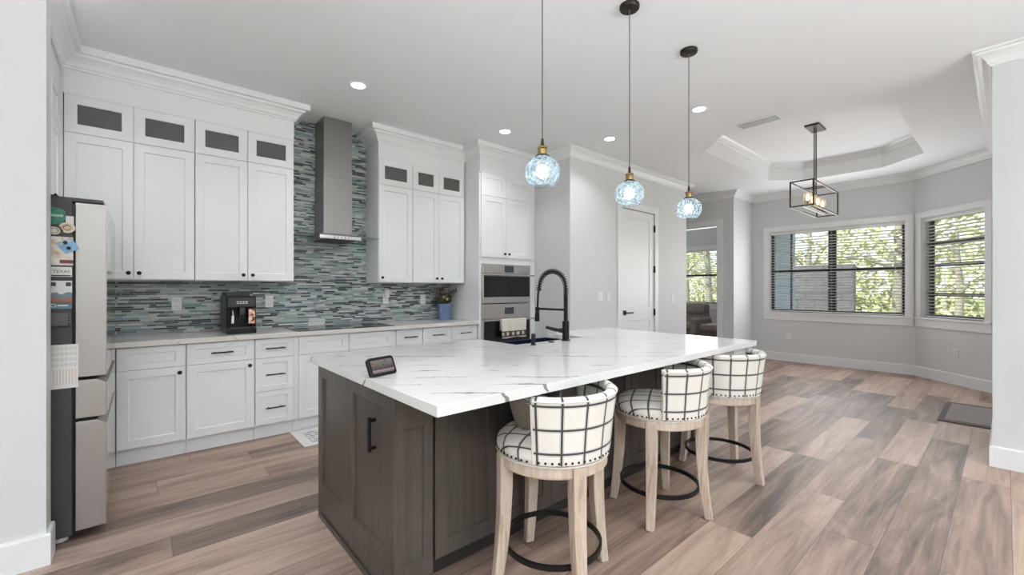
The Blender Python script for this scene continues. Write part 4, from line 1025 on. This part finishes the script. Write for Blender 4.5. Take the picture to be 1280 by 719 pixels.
cans = [(1.396, 3.63, 'round recessed ceiling light nearest the range hood'), (3.034, 3.63, 'round recessed ceiling light in front of the oven tower'), (4.10, 3.01, 'round recessed ceiling light beside the pantry corner'), (4.085, 1.947, 'round recessed ceiling light next to the farthest pendant cord')]
fill_cans = [(-.3, 3.55), (.35, .6), (-1.8, -2.2), (.6, -2.2), (3.0, -2.2), (-1.8, .1), (1.8, -.6), (3.6, -.6), (6.3, -2.4)]  # unseen cans, added to brighten the kitchen and the living room
for i, c in enumerate(cans + [(x, y, 'unseen recessed ceiling light added for fill behind the camera' if y < 1 else 'unseen recessed ceiling light added for fill close to the refrigerator, above the frame') for x, y in fill_cans]):
    o = cn if i == 0 else copy_tree(cn); o.location = (c[0], c[1], CH - .0005); o['label'] = c[2]
t = thing('ceiling_vent', 'white slotted air vent in the ceiling before the tray recess', 'vent', (4.87, 1.69, CH))
MB().box(4.78, 1.49, CH - .008, 4.96, 1.89, CH - .0005).build('frame', M_trim, t, bevel=.003)
b = MB()
for k in range(5): b.box(4.815 + k * .025, 1.515, CH - .012, 4.822 + k * .025, 1.865, CH - .007)
b.build('louvres', M_trim, t); MB().box(4.80, 1.51, CH - .0092, 4.94, 1.87, CH - .0078).build('duct_opening', simple('duct_grey', (.30, .30, .31), .6), t)

cx, cy = 6.345, 1.556
t = thing('chandelier', 'black open-frame rectangular chandelier with four lit candles in the tray recess', 'chandelier', (cx, cy, TZ))
MB().box(cx - .16, cy - .075, TZ - .022, cx + .16, cy + .075, TZ - .001).build('canopy', M_bronze, t, bevel=.003)
for q in (-.04, .04): MB().tube([(cx + q, cy, TZ - .02), (cx + q, cy, 2.29)], .0065, 10).build('rod', M_bronze, t, smooth=40)
fx0, fx1, fy0, fy1, fz0, fz1 = cx - .54, cx + .54, cy - .115, cy + .115, 2.27, 2.56; g = .0075
b = MB()
for y in (fy0, fy1):
    for z in (fz0, fz1): b.box(fx0 - g, y - g, z - g, fx1 + g, y + g, z + g)
for x in (fx0, fx1):
    for z in (fz0, fz1): b.box(x - g, fy0, z - g, x + g, fy1, z + g)
    for y in (fy0, fy1): b.box(x - g, y - g, fz0, x + g, y + g, fz1)
b.box(cx - .05, fy0, fz1 - g, cx - .03, fy1, fz1 + g); b.box(cx + .03, fy0, fz1 - g, cx + .05, fy1, fz1 + g)
b.build('frame', M_bronze, t, bevel=.001)
MB().box(cx - .42, cy - .03, 2.278, cx + .42, cy + .03, 2.30).box(cx - .53, cy - .006, 2.272, cx + .53, cy + .006, 2.284).build('candle_bar', M_bronze, t, bevel=.002)
for k in range(4):
    x = cx - .315 + .21 * k
    sl_ = MB().cyl(x, cy, 2.30, 2.306, .03, 18).cyl(x, cy, 2.306, 2.365, .0115, 14).build('candle_sleeve', M_bronze, t, smooth=40)
    MB().lathe([(0, 2.365), (.009, 2.367), (.016, 2.385), (.016, 2.40), (.008, 2.428), (0, 2.445)], 14, x, cy).build('bulb', M_warm, sl_, smooth=60)
    MB().lathe([(.042, 2.302), (.044, 2.302), (.044, 2.455), (.042, 2.455)], 28, x, cy, close=True).build('glass_shade', M_clear, t, smooth=40)
ptlight(t, (cx, cy, 2.40), CHAND_W * 4, (1, .82, .58), .25)

# ------------------------------------------------------------------ rug at right, study furniture
def rug_mat():
    t = NT('grey_rug'); p = t.sep(t.pos()); x, y = p[0], p[1]
    ins = t.math('MULTIPLY', t.math('MULTIPLY', t.math('GREATER_THAN', x, 6.02), t.math('LESS_THAN', x, 6.90)), t.math('LESS_THAN', y, .40))
    n = t.noise(t.pos(), 60, 3); c = t.ramp(n, [(.3, (.25, .225, .215)), (.7, (.34, .315, .30))]); e = t.ramp(n, [(.3, (.13, .112, .106)), (.7, (.17, .15, .143))])
    t.set(color=t.mix(ins, e, c), rough=.95); t.bump(t.noise(t.pos(), 400, 2), .5, .003); return t.m
setp(MB().box(5.935, .085, .0005, 6.975, .446, .012).build('door_mat', rug_mat(), bevel=.003), 'dark grey bordered mat on the floor along the right wall', 'mat')
M_taupe = simple('taupe_upholstery', (.36, .30, .255), .75, 0, .12, 12); M_taupe2 = simple('dark_taupe', (.22, .185, .16), .8)
def cushion(b, x0, y0, z0, x1, y1, z1): return b.box(x0, y0, z0, x1, y1, z1)
t = thing('recliner_chair', 'taupe upholstered recliner under the far study window', 'armchair', (9.75, 5.0, 0), R(0))
MB().box(9.45, 4.62, .06, 10.25, 5.42, .40).build('base', M_taupe2, t, bevel=.03, seg=4)
MB().box(9.40, 4.68, .38, 10.05, 5.36, .52).build('seat', M_taupe, t, bevel=.05, seg=5)
for y in (4.54, 5.36): MB().box(9.38, y, .06, 10.2, y + .16, .64).build('armrest', M_taupe, t, bevel=.06, seg=5)
MB().box(9.98, 4.62, .35, 10.28, 5.42, .82).build('backrest', M_taupe, t, bevel=.08, seg=5)
MB().box(9.90, 4.60, .70, 10.26, 5.44, .98).build('head_cushion', M_taupe, t, bevel=.11, seg=6)
t = thing('ottoman', 'taupe padded ottoman beside the recliner, cut by the opening casing', 'ottoman', (9.4, 4.0, 0))
MB().box(9.12, 3.66, .40, 9.70, 4.35, .54).build('cushion', M_taupe, t, bevel=.055, seg=5)
b = MB(); A = [[b.v(9.41 + sx * w, 4.0 + sy * w * 1.1, z) for sx, sy in ((-1, -1), (1, -1), (1, 1), (-1, 1))] for z, w in ((.001, .20), (.40, .26))]
for i in range(4): b.f([A[0][i], A[0][(i + 1) % 4], A[1][(i + 1) % 4], A[1][i]])
b.f(A[0][::-1]); b.f(A[1]); b.build('base', M_taupe2, t, bevel=.015)

# ------------------------------------------------------------------ outdoors
def ground():
    t = NT('lawn'); n = t.noise(t.pos(), 1.2, 5); t.set(color=t.ramp(n, [(.35, (.16, .22, .06)), (.55, (.30, .33, .11)), (.7, (.42, .40, .18))]), rough=.9); return t.m
st(MB().box(-60, -60, -.35, 90, 60, -.15).build('ground', ground()))
st(MB().box(8.5, -6, -.149, 14, 3.1, -.06).build('patio', simple('patio_paving', (.50, .44, .40), .8, 0, .1, 3)))
t = NT('grey_block'); p = t.n('ShaderNodeTexBrick'); t.lk(t.comb(t.sep(t.pos())[1], t.sep(t.pos())[2], 0), p.inputs['Vector']); p.inputs['Scale'].default_value = 1
p.inputs['Brick Width'].default_value = .4; p.inputs['Row Height'].default_value = .2; p.inputs['Mortar Size'].default_value = .012; p.inputs['Color1'].default_value = (.17, .165, .175, 1); p.inputs['Color2'].default_value = (.21, .205, .215, 1); p.inputs['Mortar'].default_value = (.11, .11, .12, 1)
t.set(color=p.outputs[0], rough=.85)
setp(MB().box(13.8, 2.55, -.15, 14.05, 4.3, 1.95).build('garden_wall', t.m, bevel=.02), 'grey block garden wall seen through the lower half of the wide bay window', 'wall')
M_leafs = [NT('leaves_a'), NT('leaves_b')]
for t, stops in zip(M_leafs, ([(.3, (.42, .46, .20)), (.7, (.58, .60, .32))], [(.3, (.52, .52, .28)), (.7, (.72, .69, .44))])):
    t.set(color=t.ramp(t.noise(t.pos(), 2.5, 3), stops), rough=.6)
M_leafs = [t.m for t in M_leafs]; M_bark = simple('bark', (.36, .32, .27), .9, 0, .2, 6)
def make_tree(seed, h, mi):
    rd = random.Random(seed); t = thing('tree', 'x', 'tree', group='trees beyond the garden'); tr = MB(); lf = MB(); tips = []
    tr.tube([(0, 0, -.2), (.05, .03, h * .25), (-.04, .08, h * .55), (.05, .02, h * .85)], [.16, .12, .08, .03], 8)
    for i in range(11):
        a = rd.uniform(0, 2 * PI); z = h * rd.uniform(.2, .8); L = h * rd.uniform(.15, .32); e = Vector((math.cos(a) * L, math.sin(a) * L, z + L * rd.uniform(.1, .8))); tr.tube([(0, 0, z), e * .5 + Vector((0, 0, z * .5 + .1)), e], [.05, .035, .012], 6); tips.append(e)
    tips.append(Vector((0, 0, h * .9)))
    for e in tips:
        for i in range(80):
            p = e + Vector((rd.gauss(0, 1), rd.gauss(0, 1), rd.gauss(0, .8))) * h * .085; d = Vector((rd.uniform(-1, 1), rd.uniform(-1, 1), rd.uniform(-1, .6))).normalized(); s_ = d.orthogonal().normalized(); q = rd.uniform(.07, .14)
            lf.f([lf.v(*(p - d * q)), lf.v(*(p + s_ * q * .5)), lf.v(*(p + d * q)), lf.v(*(p - s_ * q * .5))])
    tr.build('trunk', M_bark, t, local=True, smooth=50); lf.build('crown', M_leafs[mi], t, local=True); return t
ta, tb = make_tree(1, 6.0, 0), make_tree(5, 7.0, 1)
spots = [(17, 7.7, 'a', 'leafy tree left in the view from the study window'), (23, 11.6, 'b', 'pale leafy tree right in the view from the study window'), (24.5, 6.3, 'b', 'yellow-green tree behind the grey garden wall'),
         (17.5, 2.2, 'b', 'green tree behind the right half of the wide bay window'), (24, 1.2, 'a', 'green tree in the angled window view')]
ua = ub = False
for i, (x, y, k, lab) in enumerate(spots):
    if k == 'a': o = ta if not ua else copy_tree(ta); ua = True
    else: o = tb if not ub else copy_tree(tb); ub = True
    o.location = (x, y, -.15); o.rotation_euler = (0, 0, i * 1.3); o['label'] = lab
def hedge():
    rd = random.Random(9); b = MB()
    for i in range(9000):
        y = rd.uniform(-6, 22); z = rd.uniform(0, 1) ** 1.3 * (4.2 + .9 * math.sin(y * 1.3) + .6 * math.sin(y * 3.1)); x = 31 + rd.gauss(0, .5); q = rd.uniform(.12, .24); p = Vector((x, y, z - .15)); d = Vector((rd.uniform(-1, 1), rd.uniform(-1, 1), rd.uniform(-1, 1))).normalized(); s_ = d.orthogonal().normalized()
        b.f([b.v(*(p - d * q)), b.v(*(p + s_ * q * .6)), b.v(*(p + d * q)), b.v(*(p - s_ * q * .6))])
    return b.build('hedgerow', M_leafs[1])
setp(hedge(), 'long pale green hedgerow closing the garden behind the trees', 'hedge', kind='stuff')
